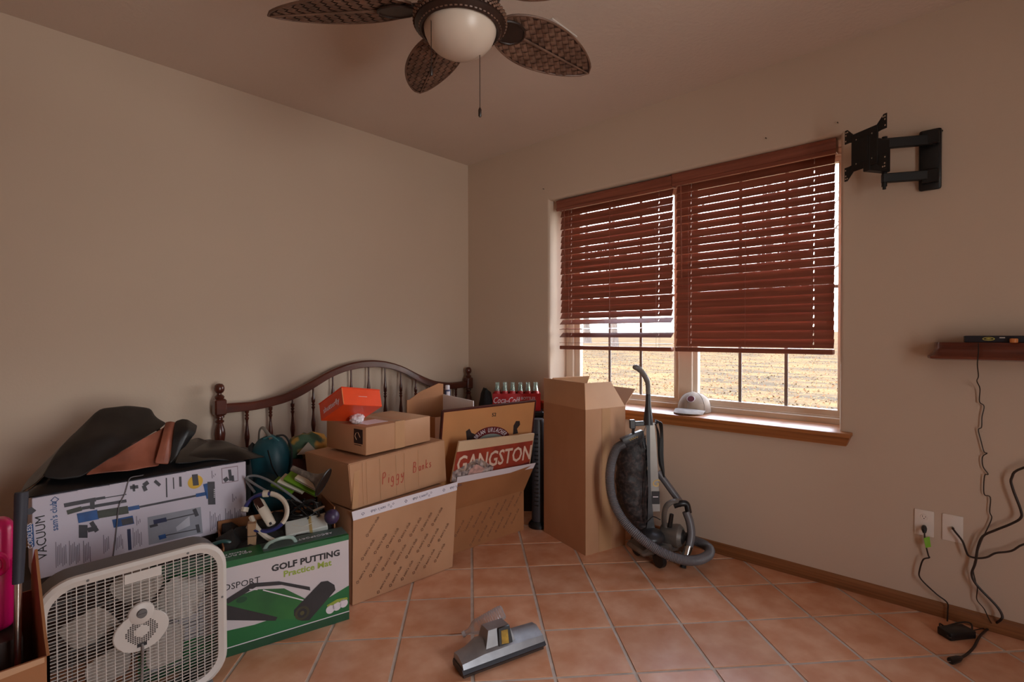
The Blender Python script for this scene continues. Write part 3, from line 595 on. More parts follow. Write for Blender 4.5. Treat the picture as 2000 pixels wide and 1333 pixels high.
# --- club store carton under the marked one
s0, s1 = Vector((1.28, 2.211, 0)), Vector((1.871, 2.165, 0)); SM = frame(s0, s1-s0); sw = (s1-s0).length
sb, sbb = carton('club_carton', 'cardboard box with printed front panel and white taped top edge, carrying the marked box', SM @ tr(0, .008, 0), sw-.004, .40, .447, cardm, closed=True)
ft0, ft1 = V(689, 1000, Y=2.2), V(892, 942, Y=2.158)
pan = B().slab([s0+Vector((0, .002, .002)), s1+Vector((0, .002, .002)), ft1, ft0], .004).done('front_panel', cardm, sb, ang=0)
QF = quadframe(s0, s1, ft0); club_print(pan, QF @ tr(0, 0, .0046), sw, .46, 3)
def lerp(a, b, t): return a+(b-a)*t
n_ = (s1-s0).cross(ft0-s0).normalized()
tp = B().slab([lerp(s0, ft0, .905)+n_*.0045, lerp(s1, ft1, .905)+n_*.0045, ft1+n_*.0045+Vector((.004, 0, .002)), ft0+n_*.0045+Vector((-.008, 0, .002))], .0009).done('white_tape', whitep, pan, ang=0)
TQ = quadframe(lerp(s0, ft0, .952)+n_*.0056, lerp(s1, ft1, .952)+n_*.0056, ft0+n_*.0056); L = []
for x in (.05, .29, .53): L += [(dia, TQ @ tr(x, 0, 0)), (clubt, TQ @ tr(x+.125, 0, 0) @ rot(180, 'Z'))]
for x in (.19, .42): L += [(dia, TQ @ tr(x+.013*k, .006*(-1)**k, 0) @ Matrix.Scale(.7, 4)) for k in range(3)]
stamp('tape_print', L, navy, tp)
# --- carton marked Piggy Banks
pa0, pa1 = Vector((1.290, 2.222, .4555)), Vector((1.915, 2.262, .4555)); PM = frame(pa0, pa1-pa0)
pw_ = (pa1-pa0).length
pg = thing('marked_carton', 'worn cardboard box with red handwriting, second from bottom of the stack by the headboard', 'box', PM)
pgb = B(PM)
pgb.hexa([(0, 0, 0), (pw_, 0, 0), (pw_, .39, 0), (0, .39, 0), (-.026, -.008, .228), (pw_-.022, -.008, .243), (pw_-.022, .39, .243), (-.026, .39, .232)])
bmesh.ops.bevel(pgb.bm, geom=pgb.bm.edges[:], offset=.004, segments=2, affect='EDGES'); pgo = pgb.done('body', cardm, pg)
PF = quadframe(PM @ Vector((0, -.0010, 0)), PM @ Vector((pw_, -.0010, 0)), PM @ Vector((-.026, -.0090, .228)))
for x in (.052, .075, .155, .255, .31, .405): B(PF).tube([(x, .22, .0), (x+.006, .1, .0), (x+.012, .012, .0)], .0012, 5).done('crease', card3, pgo)
B(PM).box(-.002, .03, -.0095, .0, .0, .2, L=rot(4, 'Y') @ tr(-.004, .003, .01)).done('tape', tapem, pgo)
ST = {'P': [[(.05, 0), (.12, 1)], [(.1, .95), (.35, 1.02), (.5, .8), (.35, .58), (.1, .55)]], 'i': [[(.1, .55), (.06, 0)], [(.12, .78), (.14, .82)]],
      'g': [[(.42, .5), (.2, .58), (.05, .3), (.2, .05), (.4, .2), (.42, .5)], [(.42, .5), (.38, -.3), (.15, -.42), (0, -.3)]], 'y': [[(.05, .5), (.15, .15), (.35, .2)], [(.45, .55), (.35, -.2), (.1, -.42), (0, -.3)]],
      'B': [[(.08, 0), (.12, 1)], [(.1, .98), (.4, .95), (.42, .65), (.15, .55)], [(.15, .55), (.5, .45), (.45, .05), (.05, 0)]], 'a': [[(.4, .48), (.15, .5), (.05, .2), (.2, 0), (.38, .2)], [(.42, .52), (.38, .1), (.5, 0)]],
      'n': [[(.08, .5), (.05, 0)], [(.06, .35), (.25, .52), (.36, .4), (.36, 0)]], 'k': [[(.08, .95), (.05, 0)], [(.38, .55), (.08, .28), (.4, 0)]], 's': [[(.38, .5), (.15, .52), (.12, .32), (.35, .22), (.3, .0), (.05, .02)]]}
cx_ = .172; hs = B(PF)
for ch, dx, dy, s_ in [('P', 0, 0, .058), ('i', .038, .0, .05), ('g', .056, -.002, .05), ('g', .088, .0, .055), ('y', .120, .004, .052), ('B', .200, .018, .056), ('a', .240, .020, .046), ('n', .264, .021, .046), ('k', .290, .022, .052), ('s', .316, .024, .046)]:
    for st in ST[ch]: hs.tube(bez([(cx_+dx+x*s_*.72, .085+dy+y*s_, .0002) for x, y in st], 5), .0021, 5, flat=.4)
hso = hs.done('handwriting', redm, pgo, kind='stuff')
# --- closed carton on top
CM = frame((1.372, 2.232, .7025), (.438, .046, 0), up=(.012, -.004, 1))
cb, cbb = carton('shipping_carton', 'taped cardboard shipping box with a shipping label, under the orange box', CM, .44, .33, .140, cardm, closed=True)
B(CM).box(.185, .25, -.0014, 0, 0, .1435).done('tape', tapem, cb); B(CM).box(.19, .245, 0, .33, .140, .1408).done('tape', tapem, cb)
B(CM).box(.05, .185, .055, .16, .140, .1407).done('shipping_label', whitep, cb)
blk = B(CM).box(-.0008, 0, .025, .095, .052, .125).done('printed_mark', mat('ink_dark_brown', (52, 30, 26), .6), cb)
B(CM).tube([(-.001, .045, .085), (-.001, .06, .108), (-.001, .078, .104), (-.001, .085, .088), (-.001, .073, .070)], .0022, 5, flat=.5).done('crescent', card3, blk)
B(CM).tube([(-.0009, .035, .045), (-.0009, .09, .045)], .0016, 4).done('caption', inkb, blk)
# --- orange gift box tilted on top
p0, va, vb, vc = Vector((1.262, 2.246, .966)), Vector((-.018, .197, -.098)), Vector((.215, .001, -.032)), Vector((.017, .042, .079))
orange = mat('orange_card', (240, 78, 30), .38, var=.05, scale=10); orangd = mat('orange_card_lid', (226, 66, 28), .4, var=.05)
gx = vb.normalized(); gy = (va-gx*va.dot(gx)).normalized(); gz_ = gx.cross(gy)
OM = Matrix((gx, gy, gz_)).transposed().to_4x4(); OM.translation = p0
obx = thing('orange_gift_box', 'bright orange gift box lying tilted on top of the box stack', 'box', OM)
gw, gd, gh = vb.length, va.length, .094
ob_ = B(OM).box(0, gw, 0, gd, 0, gh-.003, .002).done('base', orange, obx)
B(OM).box(-.002, gw+.002, -.002, gd+.002, gh-.007, gh, .002).done('lid', orangd, obx)
B(OM).box(-.0012, .0012, -.0012, .0012, .004, gh-.008).done('edge_piping', mat('orange_edge', (250, 170, 110), .4), ob_)
text('shutterfly', .040, OM @ tr(-.0008, gd*.50, gh*.40) @ Matrix(((0, 0, -1, 0), (-1, 0, 0, 0), (0, 1, 0, 0), (0, 0, 0, 1))), whitep, ob_)
B(OM).box(gw*.40, gw*.62, -.0010, 0, gh*.50, gh*.515).done('slot_line', whitep, ob_)
pwd = thing('paper_wad', 'crumpled white paper wad under the raised front of the orange box', 'paper', (1.40, 2.36, .843))
# --- box with framed pictures
f0, f1 = Vector((1.976, 2.287, 0)), Vector((2.555, 2.231, 0)); FM = frame(f0, f1-f0); fw_ = (f1-f0).length
fb, fbb = carton('picture_carton', 'open printed cardboard box holding framed pictures, its front flap leaning out', FM, fw_, .105, .265, card2)
club_print(fbb, quadframe(f0, f1, f0+Vector((0, 0, 1))) @ tr(0, 0, .0002), fw_, .33, 8)
fa, fb_, fc, fd = FM @ Vector((.002, .0, .266)), FM @ Vector((fw_-.002, .0, .266)), Vector((2.556, 2.134, .462)), Vector((1.934, 2.196, .487))
fo = B().slab([fa, fb_, fc, fd], .004).done('front_flap', card2, fb, ang=0)
nf = (fb_-fa).cross(fd-fa).normalized()
B().slab([lerp(fa, fd, .82)+nf*.0045, lerp(fb_, fc, .82)+nf*.0045, fc+nf*.0045+Vector((.003, 0, .002)), fd+nf*.0045+Vector((0, 0, .002))], .0008).done('white_tape', whitep, fo, ang=0)
FQ = quadframe(fa, fb_, fd)
B(FQ @ tr(.235, .085, .005)).lathe([(0, .0004), (.016, .0004), (.016, 0), (0, 0)], 18).done('stamp_mark', brownink, fo); [B(FQ).box(.262, .312-.008*k, .096-.009*k, .100-.009*k, .0045, .005).done('printed_bar', brownink, fo) for k in range(3)]
for q in (.055, .065, .075): B(FQ).box(.43, .52, q, q+.004, .0045, .005).done('printed_bar', brownink, fo)
# framed print
ftl, ftr = Vector((1.918, 2.270, .860)), Vector((2.572, 2.112, .872)); dn = Vector((.012, .085, -.41))
K1 = quadframe(ftl+dn*1.32, ftr+dn*1.32, ftl); kw = (ftr-ftl).length; kh = (dn*1.32).length
pic = thing('framed_print', 'large tan framed sports print with a dark red frame standing in the picture box', 'picture', K1)
frm = mat('frame_oxblood', (74, 28, 24), .35, var=.1); matb = mat('mat_board_tan', (196, 136, 84), .7, var=.03)
bd = B(K1).box(.008, kw-.008, .008, kh-.008, -.014, -.003).done('mat_board', matb, pic)
for q in ((0, kw, 0, .010), (0, kw, kh-.010, kh), (0, .010, .010, kh-.010), (kw-.010, kw, .010, kh-.010)): B(K1).box(q[0], q[1], q[2], q[3], -.022, 0, .002).done('frame_side', frm, pic)
KP = lambda x, y: VP(x, y, ftl+nf*0, K1.col[2].xyz)
def kd(name, px, m, par, t=.0006, lift=.0): return B().slab([VP(x, y, K1.translation+K1.col[2].xyz*(-.0025+lift), K1.col[2].xyz) for x, y in px], t).done(name, m, par, ang=0)
maroon = mat('ink_maroon', (104, 30, 32), .5, var=.03); teal_ = mat('ink_pale_teal', (150, 160, 152), .5, var=.05); dk = mat('ink_dark', (50, 38, 36), .5, var=.2, scale=60)
arc_o = [(922+40*math.cos(a), 866-32*math.sin(a)-(922+40*math.cos(a)-955)*.11) for a in [math.pi*(1-k/16) for k in range(17)]]
arc = [(958+38*math.cos(a), 862-28*math.sin(a)-38*math.cos(a)*.12) for a in [math.pi*(1-k/16) for k in range(17)]]; arci = [(958+27*math.cos(a), 864-16*math.sin(a)-27*math.cos(a)*.12) for a in [math.pi*(1-k/16) for k in range(17)]]
for k in range(16): kd('arch_band', [arc[k], arci[k], arci[k+1], arc[k+1]][::-1], maroon, bd)
kd('arch_centre', arci[::-1], teal_, bd)
nm = 'BRIAN URLACHER'
for k, chh in enumerate(nm):
    if chh == ' ': continue
    u = (k+.5)/len(nm); a = math.pi*(.86-.72*u); x, y = 958+32.5*math.cos(a), 863-22*math.sin(a)-32.5*math.cos(a)*.12
    p = VP(x, y, K1.translation+K1.col[2].xyz*(-.0016), K1.col[2].xyz); T = K1.copy(); T.translation = p; text(chh, .040, T @ rot(math.degrees(a)-90-2, 'Z') @ Matrix.Diagonal((.62, 1, 1, 1)), whitep, bd, bold=.01)
kd('printed_figure', [(912, 862), (910, 843), (917, 838), (921, 846), (930, 850), (924, 862)], dk, bd); kd('printed_figure', [(1002, 849), (1003, 832), (1008, 823), (1015, 823), (1016, 830), (1010, 838), (1012, 847)], dk, bd)
text('52', .032, (lambda T: (setattr(T, 'translation', VP(965, 811, K1.translation+K1.col[2].xyz*(-.0022), K1.col[2].xyz)), T)[1])(K1.copy()), dk, bd, bold=.02)
# canvas with lettering
c_tl, c_tr, c_br, c_bl = Vector((1.930, 2.172, .692)), Vector((2.532, 2.120, .672)), Vector((2.530, 2.160, .43)), Vector((1.905, 2.212, .46))
K2 = quadframe(c_bl, c_br, c_tl); cw, chh_ = (c_br-c_bl).length, (c_tl-c_bl).length
cv = thing('lettered_canvas', 'red stretched canvas with white block letters in front of the tan framed print', 'picture', K2)
canv = mat('canvas_cream', (206, 176, 142), .8, var=.04); cred = mat('canvas_red', (160, 56, 30), .7, rgb2=(128, 40, 24), scale=9)
cbo = B(K2).hexa([(0, 0, -.012), (cw, 0, -.012), (cw, chh_-.005, -.012), (.02, chh_, -.012), (0, 0, 0), (cw, 0, 0), (cw, chh_-.005, 0), (.02, chh_, 0)]).done('stretcher', canv, cv, ang=0)
B(K2).slab([(.004, .0, 0), (cw-.006, .0, 0), (cw-.006, chh_-.052, 0), (.012, chh_-.06, 0)], .0006).done('red_field', cred, cv, ang=0)
text('GANGSTON', .135, K2 @ tr(cw*.515, chh_*.42, .0012) @ rot(.6, 'Z'), mat('ink_pale', (222, 192, 172), .6), cv, bold=.014, xs=.80)
foot = mat('ink_football', (196, 178, 172), .6, rgb2=(60, 40, 44), scale=40, detail=2)
B(K2).slab([(.0, .0, .001), (.30, .0, .001), (.31, .05, .001), (.22, .10, .001), (.17, .12, .001), (.08, .09, .001), (.0, .06, .001)], .0006).done('printed_scene', foot, cv, ang=0)
B(K2).slab([(.10, .005, .0018), (.20, .005, .0018), (.24, .05, .0018), (.17, .085, .0018), (.13, .06, .0018)], .0004).done('printed_ball', mat('ink_pink', (206, 160, 150), .6, var=.2, scale=50), cv, ang=0)
B(K2).slab([(.31, .004, .001), (cw-.01, .004, .001), (cw-.01, .045, .001), (.45, .02, .001)], .0005).done('printed_ground', maroon, cv, ang=0)
# --- open carton behind with a white inner side
OB = frame((1.955, 2.415, 0), (1, 0, 0)); ob = thing('open_carton', 'open cardboard box with a white inner side standing behind the framed print', 'box', OB)
B(OB).box(0, .3, .0, .005, 0, .80).box(0, .3, 0, .28, 0, .005).box(0, .005, .005, .28, 0, .80).done('body', card2, ob, ang=0)
B(OB).box(.0, .3, .28, .285, 0, .882).done('back_panel', card2, ob, ang=0)
B(OB).prism([(.02, .882), (.3, .882), (.3, .965), (.26, .972), (.10, .925)], -.285, -.281, L=rot(90, 'X')).done('back_flap', card2, ob, ang=0)
B(OB).hexa([(.296, -.02, 0), (.302, -.02, 0), (.302, .285, 0), (.296, .285, 0), (.296, -.02, .874), (.302, -.02, .874), (.302, .285, .894), (.296, .285, .894)]).done('white_side', mat('white_board', (236, 230, 228), .7, var=.03), ob, ang=0)
sp = thing('spray_can', 'slim blue and white can behind the white sided open box', 'can', V(874, 772, Y=2.80)-Vector((0, 0, .88)))
cpt = V(874, 772, Y=2.80); B(tr(cpt.x, cpt.y, 0)).lathe([(0, .62), (.022, .62), (.022, .90), (.018, .908), (0, .908)], 16).done('can_body', mat('can_blue', (60, 66, 104), .35, var=.05), sp)
B(tr(cpt.x, cpt.y, 0)).lathe([(0, .908), (.016, .908), (.016, .935), (.013, .94), (0, .94)], 16).done('cap', whitep, sp); B(tr(cpt.x, cpt.y, 0)).lathe([(.0224, .86), (.0224, .897)], 16, a0=-2.6, a1=-1.4).done('label_stripe', whitep, sp, ang=60)
sh_ = carton('shelf_carton', 'brown cardboard box behind the open box, under the blue can', frame((2.2605, 2.72, 0), (1, 0, 0)), .15, .25, .62, card2, closed=True)
# --- crate of cola bottles on a black tote
cdir = Vector((.674, -.738, 0)); c0 = V(962, 800, D=3.72); c0.z = .742; KM = frame(c0, cdir)
tt = thing('storage_tote', 'tall black plastic tote under the red bottle crate in the corner', 'tote', frame((c0.x-.02, c0.y, 0), cdir))
tbod = B(frame((c0.x, c0.y, 0), cdir)); tbod.hexa([(.03, .03, 0), (.33, .03, 0), (.33, .20, 0), (.03, .20, 0), (0, 0, .70), (.36, 0, .70), (.36, .22, .70), (0, .22, .70)]); tbod.done('tub', blackp, tt)
B(frame((c0.x, c0.y, 0), cdir)).box(-.012, .372, -.01, .232, .70, .741, .008).done('lid', blackp, tt)
cr = thing('bottle_crate', 'red cola bottle carton with white script lettering in the corner', 'crate', KM)
cola = mat('cola_red', (176, 28, 34), .4, var=.05)
cro = B(KM).box(0, .35, 0, .006, 0, .128).box(0, .35, .124, .13, 0, .128).box(0, .006, .006, .124, 0, .128).box(.344, .35, .006, .124, 0, .128).box(0, .35, 0, .13, 0, .004).done('carton_body', cola, cr, ang=0)
FR = Matrix(((1, 0, 0, 0), (0, 0, -1, 0), (0, 1, 0, 0), (0, 0, 0, 1)))
text('Coca-Cola', .062, KM @ tr(.098, -.0006, .078) @ FR, whitep, cro, shear=.35, bold=.006, xs=.72); text('8 BOTTLES', .03, KM @ tr(.25, -.0006, .092) @ FR, whitep, cro, xs=.85); B(KM).tube(bez([(.03, -.0008, .045), (.08, -.0008, .034), (.14, -.0008, .044), (.19, -.0008, .038)], 5), .003, 5, flat=.3).done('swash', whitep, cro)
btlm = glassmat('bottle_glass', (.90, .97, .93), .8, .05, haze=.12)
bi = 0
place = ('nearest the left end', 'second from the left', 'third from the left', 'fourth from the left', 'fifth from the left', 'at the right end')
for r_ in range(2):
    for k in range(6):
        bt = thing('glass_bottle', 'clear green glass cola bottle in the %s row of the crate, %s' % (('front', 'rear')[r_], place[k]), 'bottle', KM @ tr(.034+k*.0565, .037+r_*.057, .0045), 'cola bottles in the red crate')
        BT = MW[bt]
        B(BT).lathe([(0, 0), (.024, 0), (.0265, .01), (.027, .035), (.024, .06), (.0265, .085), (.025, .115), (.019, .145), (.0145, .172), (.0135, .190), (.0150, .192), (.0150, .198), (.0115, .198), (.0115, .19), (.0125, .17), (.017, .143), (.0225, .113)], 14).done('bottle_glass', btlm, bt)
        B(BT).lathe([(.0255, .112), (.0238, .124), (.0205, .14), (.0203, .14)], 14).done('painted_label', cola, bt)
bg_ = thing('black_bag_corner', 'black cloth bundle left of the cola crate near the corner', 'bag', V(950, 800, D=3.9)-Vector((0, 0, .8)))
bgb = B(); ce = V(949, 812, D=4.06)
def blob(c, rx, ry, rz, seed, n1=20, n2=14, amp=.12, fr=3.0, zcut=None):
    def fn(u, v):
        a = u*6.28318; e = -math.pi/2+v*math.pi; d = Vector((math.cos(a)*math.cos(e), math.sin(a)*math.cos(e), math.sin(e)))
        k = 1+amp*noise.noise(d*fr+Vector((seed, seed*.7, 0))); p = Vector((c[0]+d.x*rx*k, c[1]+d.y*ry*k, c[2]+d.z*rz*k))
        if zcut is not None: p.z = max(p.z, zcut)
        return p
    return n1, n2, fn
def addblob(b, *a, **k):
    n1, n2, fn = blob(*a, **k); b.grid(n1, n2, fn, wrap=True); bmesh.ops.remove_doubles(b.bm, verts=b.bm.verts[:], dist=1e-5); return b
addblob(B(), (1.40, 2.36, .872), .035, .035, .030, 9.1, amp=.35, fr=5).done('paper', whitep, pwd, ang=20)
blackcloth = mat('black_cloth', (26, 24, 24), .7, var=.2, bump=.2, bscale=120)
addblob(bgb, (ce.x, ce.y, .40), .085, .085, .475, 4.2, zcut=0).done('cloth_body', blackcloth, bg_, ang=60)
# tower fan squeezed between the boxes
tf = thing('tower_fan', 'slim dark grey tower fan squeezed between the picture box and the tall box', 'fan', V(1046, 1030, D=3.45)*Vector((1, 1, 0)) if False else tuple(V(1046, 1030, D=3.45).xy)+(0,))
tp_ = V(1051, 900, D=3.46); TF = tr(tp_.x, tp_.y, 0)
B(TF).lathe([(0, 0), (.066, 0), (.066, .02), (.05, .04), (0, .04)], 24).done('base', blackp, tf)
B(TF).lathe([(0, .04), (.042, .04), (.044, .06), (.044, .70), (.038, .73), (0, .735)], 24).done('column', mat('fan_charcoal', (54, 52, 56), .45, var=.1), tf)
for k in range(18): B(TF @ rot(205+k*0, 'Z')).box(.040, .0462, -.014, .014, .15+k*.028, .158+k*.028).done('grille_slot', blackp, tf)
# ================================================================ GOLF MAT BOX
GM = frame((1.2105, 2.118, 0), (.476, -.112, 0)); gl = .78
GM = GM @ tr(-gl, 0, 0)
green = mat('print_green', (26, 104, 52), .42, var=.12, scale=3); greend = mat('print_green_dark', (22, 74, 42), .45, var=.15, scale=5); gtop = mat('print_grey_green', (78, 94, 88), .45, var=.05); lime = mat('print_lime', (150, 168, 60), .5, var=.04)
gb_ = thing('putting_mat_box', 'green and white golf putting mat box with a carrying handle, standing behind the box fan', 'box', GM)
gh_ = .387; body = B(GM).box(0, gl, 0, .115, 0, gh_, .002).done('body', mat('print_pale_grey', (206, 196, 198), .45, var=.02), gb_)
GF = GM @ FR @ tr(0, 0, .0003)      # face frame: x right, y up, z out
def gd_(name, pts, m, z=0, t=.0004, par=None): return B(GF).slab([(x, y, z) for x, y in pts], t).done(name, m, par or body, ang=0)
def gx_(px, py): p = GF.inverted() @ VP(px, py, GF.translation, GF.col[2].xyz); return (p.x, p.y)
gd_('green_field', [(0, 0), (gl, 0), (gl, .155), (gl-.12, .115), (gl*.5, .10), (0, .13)], green)
gd_('grass_strip', [(0, 0), (gl, 0), (gl, .035), (0, .035)], greend, .0006); gd_('white_line', [(0, .035), (gl, .035), (gl, .039), (0, .039)], whitep, .0008)
gd_('top_band', [(0, gh_-.028), (gl, gh_-.022), (gl, gh_), (0, gh_)], green)
B(GM).box(0, gl, 0, .115, gh_, gh_+.0006).done('lid_panel', green, body); B(GM).box(gl*.55, gl, .02, .115, gh_+.0006, gh_+.0012).done('lid_grey', gtop, body)
for x in (.50, .68): B(GM).box(x-.03, x+.03, -.001, .012, gh_-.012, gh_+.001).done('lid_tab', green, body)
def gpoly(name, pxs, m, z): return gd_(name, [gx_(*q) for q in pxs][::-1], m, z)
mg = mat('print_mat_green', (46, 112, 50), .5, rgb2=(28, 84, 40), scale=6); char = mat('print_charcoal', (44, 40, 42), .5, var=.15, scale=10)
gpoly('printed_mat', [(440, 1175), (500, 1152), (555, 1150), (600, 1172), (592, 1192), (575, 1210), (440, 1210)], mg, .0008)
gpoly('printed_rail', [(440, 1172), (490, 1140), (545, 1136), (605, 1147), (606, 1154), (550, 1143), (500, 1147), (445, 1180)], char, .0012)
gpoly('printed_edge', [(440, 1182), (542, 1206), (538, 1213), (440, 1212)], char, .0012)
gpoly('printed_roll', [(574, 1192), (627, 1137), (640, 1135), (653, 1143), (655, 1153), (604, 1212), (588, 1213), (574, 1203)], char, .0016)
for k, (r_, m_) in enumerate(((.030, mat('print_olive', (62, 58, 34), .5)), (.020, char), (.009, mat('print_olive2', (84, 78, 44), .5)))): x, y = gx_(590, 1198); B(GF @ tr(x, y, .0018+.0003*k)).lathe([(0, .0003), (r_, .0003), (r_, 0), (0, 0)], 18).done('roll_end', m_, body)
gpoly('aim_line', [(487, 1151), (503, 1151), (503, 1153), (487, 1153)], whitep, .0014); gpoly('aim_line', [(514, 1152), (593, 1172), (592, 1174), (513, 1154)], whitep, .0014)
x, y = gx_(472, 1172); B(GF @ tr(x, y, .0014) @ Matrix.Diagonal((1.7, 1, 1, 1))).lathe([(0, .0003), (.012, .0003), (.012, 0), (0, 0)], 16).done('printed_hole', greend, body)
for k in range(3):
    x, y = gx_(645+13*k, 1191-6*k); B(GF @ tr(x, y, .0014)).lathe([(0, .0004), (.019, .0004), (.019, 0), (0, 0)], 18).done('white_badge', whitep, body)
gpoly('lime_swoosh', [(638, 1183), (658, 1171), (678, 1167), (679, 1171), (660, 1177), (640, 1187)], lime, .0014)
text('GOLF PUTTING', .037, GF @ tr(gl-.182, gh_-.072, .0004), inkb, body, bold=.035, xs=1.10); text('Practice Mat', .036, GF @ tr(gl-.178, gh_-.108, .0004), lime, body, bold=.025, xs=1.10); text('ABCOSPORT', .036, GF @ tr(gl-.47, gh_-.105, .0004), inkb, body)
TOPM = GM @ tr(0, 0, gh_+.0016)
text('ABCOSPORT', .026, TOPM @ tr(gl-.13, .068, 0) @ rot(180, 'Z'), whitep, body); text('GOLF PUTTING\nPractice Mat', .020, TOPM @ tr(gl-.46, .06, 0) @ rot(180, 'Z'), whitep, body)
B(GM).tube(bez([(gl-.345, .05, gh_-.005), (gl-.325, .045, gh_+.022), (gl-.28, .04, gh_+.034), (gl-.235, .045, gh_+.026), (gl-.215, .05, gh_)], 6), .0048, 8, flat=1.6).done('handle', mat('handle_plastic', (150, 170, 160), .35), gb_)
# ================================================================ BOX FAN
FA = frame((.157, 2.112, .004), (1, -.012, 0))
fn = thing('box_fan', 'white square box fan with a wire grille standing on the floor', 'fan', FA)
fanwh = mat('fan_white', (206, 198, 190), .42, var=.03); fangr = mat('fan_grey', (104, 100, 98), .5, var=.06); fw2, fh2, fd2 = .535, .528, .108
def rr(x0, x1, z0, z1, r, y, n=8):
    o = []
    for cx, cz, a0 in ((x1-r, z0+r, -90), (x1-r, z1-r, 0), (x0+r, z1-r, 90), (x0+r, z0+r, 180)):
        for k in range(n+1): a = rad(a0+90*k/n); o.append((cx+r*math.cos(a), y, cz+r*math.sin(a)))
    return o
def loft(b, loops, close=True):
    L = [[b.v(*p) for p in lp] for lp in loops]
    for A, C in zip(L, L[1:]+([L[0]] if close else [])):
        for j in range(len(A)): b.f([A[j], A[(j+1) % len(A)], C[(j+1) % len(A)], C[j]])
    return b
loft(B(FA), [rr(0, fw2, 0, fh2, .10, .006), rr(.0, fw2, 0, fh2, .10, fd2), rr(.012, fw2-.012, .012, fh2-.012, .09, fd2), rr(.012, fw2-.012, .012, fh2-.012, .09, .006)]).done('housing', fangr, fn)
loft(B(FA), [rr(-.002, fw2+.002, -.002, fh2+.002, .102, .010), rr(0, fw2, 0, fh2, .10, -.002), rr(.012, fw2-.012, .012, fh2-.012, .09, -.008), rr(.030, fw2-.030, .030, fh2-.030, .075, -.003), rr(.030, fw2-.030, .030, fh2-.030, .075, .010)]).done('front_bezel', fanwh, fn)
gr = B(FA)
def inside(x, z, m_=.028, r=.077):
    x0, x1, z0, z1 = m_, fw2-m_, m_, fh2-m_
    cx = min(max(x, x0+r), x1-r); cz = min(max(z, z0+r), z1-r); return (x-cx)**2+(z-cz)**2 <= r*r and x0 <= x <= x1 and z0 <= z <= z1
def span(fn_, lo, hi):
    ks = [lo+(hi-lo)*i/200 for i in range(201) if fn_(lo+(hi-lo)*i/200)]; return (ks[0], ks[-1]) if ks else None
n_v, n_h = 20, 43
for i in range(1, n_v):
    x = .028+(fw2-.056)*i/n_v; s_ = span(lambda z: inside(x, z), 0, fh2); s_ and gr.box(x-.0012, x+.0012, -.004, .001, s_[0], s_[1])
for i in range(1, n_h):
    z = .028+(fh2-.056)*i/n_h; s_ = span(lambda x: inside(x, z), 0, fw2); s_ and gr.box(s_[0], s_[1], -.0035, .0005, z-.0008, z+.0008)
gr.done('front_grille', fanwh, fn, kind='stuff', ang=0)
rg_ = B(FA)
for i in range(1, 14): x = .03+(fw2-.06)*i/14; s_ = span(lambda z: inside(x, z), 0, fh2); rg_.box(x-.0012, x+.0012, fd2-.006, fd2-.003, s_[0], s_[1])
for i in range(1, 30): z = .03+(fh2-.06)*i/30; s_ = span(lambda x: inside(x, z), 0, fw2); rg_.box(s_[0], s_[1], fd2-.006, fd2-.003, z-.0012, z+.0012)
rg_.done('rear_grille', fangr, fn, kind='stuff', ang=0)
cxf, czf = fw2/2, fh2/2+.025; CT = FA @ tr(cxf, 0, czf) @ rot(90, 'X')   # local z toward the viewer
def d2(poly, n=40): return poly
capo = [(.078*math.cos(a)*1.02, .066*math.sin(a)) for a in [6.2832*k/36 for k in range(36)]]
B(CT).prism(capo, .003, .0115, bev=.003).done('centre_cap', fanwh, fn)
B(CT @ tr(0, .058, 0)).lathe([(0, .0145), (.030, .0145), (.037, .010), (.039, .003), (0, .003)], 24).done('knob_housing', fanwh, fn)
kn = B(CT @ tr(0, .062, 0)).lathe([(0, .022), (.014, .022), (.0155, .014), (0, .014)], 18).done('speed_knob', fangr, fn); B(CT @ tr(0, .062, .022)).box(-.011, .011, -.002, .002, 0, .003).done('knob_grip', fangr, kn)
ho = B(CT)
for i in range(-7, 8):
    for j in range(-7, 8):
        x, y = i*.0062, j*.0062; q = (x/1.1)**2+y*y
        if .019**2 < q < .041**2: ho.box(x-.0022, x+.0022, y-.0022, y+.0022, .0113, .0119)
ho.done('vent_hole', mat('fan_hole', (60, 46, 42), .7), fn, kind='stuff', ang=0)
B(CT).lathe([(0, .0132), (.018, .0128), (.0195, .0115), (0, .0115)], 20).done('cap_badge', fanwh, fn)
B(CT).box(-.014, .014, -.052, -.040, .008, .0125).done('cord_slot', inkb, fn)
B(FA).tube(bez([(cxf, -.012, czf-.044), (cxf+.001, -.018, czf-.06), (cxf, -.014, czf-.12), (cxf-.002, -.012, czf-.2), (cxf, -.010, .03), (cxf-.01, -.015, .004)], 5), .0042, 8).done('power_cord', mat('cord_grey', (132, 124, 120), .45), fn)
for k in range(5):
    a0 = rad(72*k+18)
    def bf(u, v, a0=a0):
        r_ = .055+.165*u; wd = .10+.75*math.sin(math.pi*min(1, u*.85+.12)); a = a0+(v-.5)*(.55+.45*math.sin(math.pi*u)); tip = 1-.0*u
        rr_ = r_*(1-.22*max(0, u-.6)*abs(v-.5)*2*2); return (cxf+rr_*math.cos(a), .05+(v-.5)*.05, czf+rr_*math.sin(a))
    B(FA).grid(9, 9, bf).solid(.002).done('fan_blade', mat('blade_grey', (178, 166, 156), .45, var=.04), fn, ang=60)
B(FA @ tr(cxf, .075, czf) @ rot(90, 'X')).lathe([(0, .055), (.04, .055), (.052, .045), (.055, 0), (0, 0)], 24).done('motor', fangr, fn)
for q in ((cxf-.14, fh2-.018), (cxf+.14, fh2-.018), (fw2-.016, czf+.02)): B(FA @ tr(q[0], -.0065, q[1]) @ rot(90, 'X')).lathe([(0, .0018), (.004, .0012), (.0045, 0)], 10).done('screw', fangr, fn)
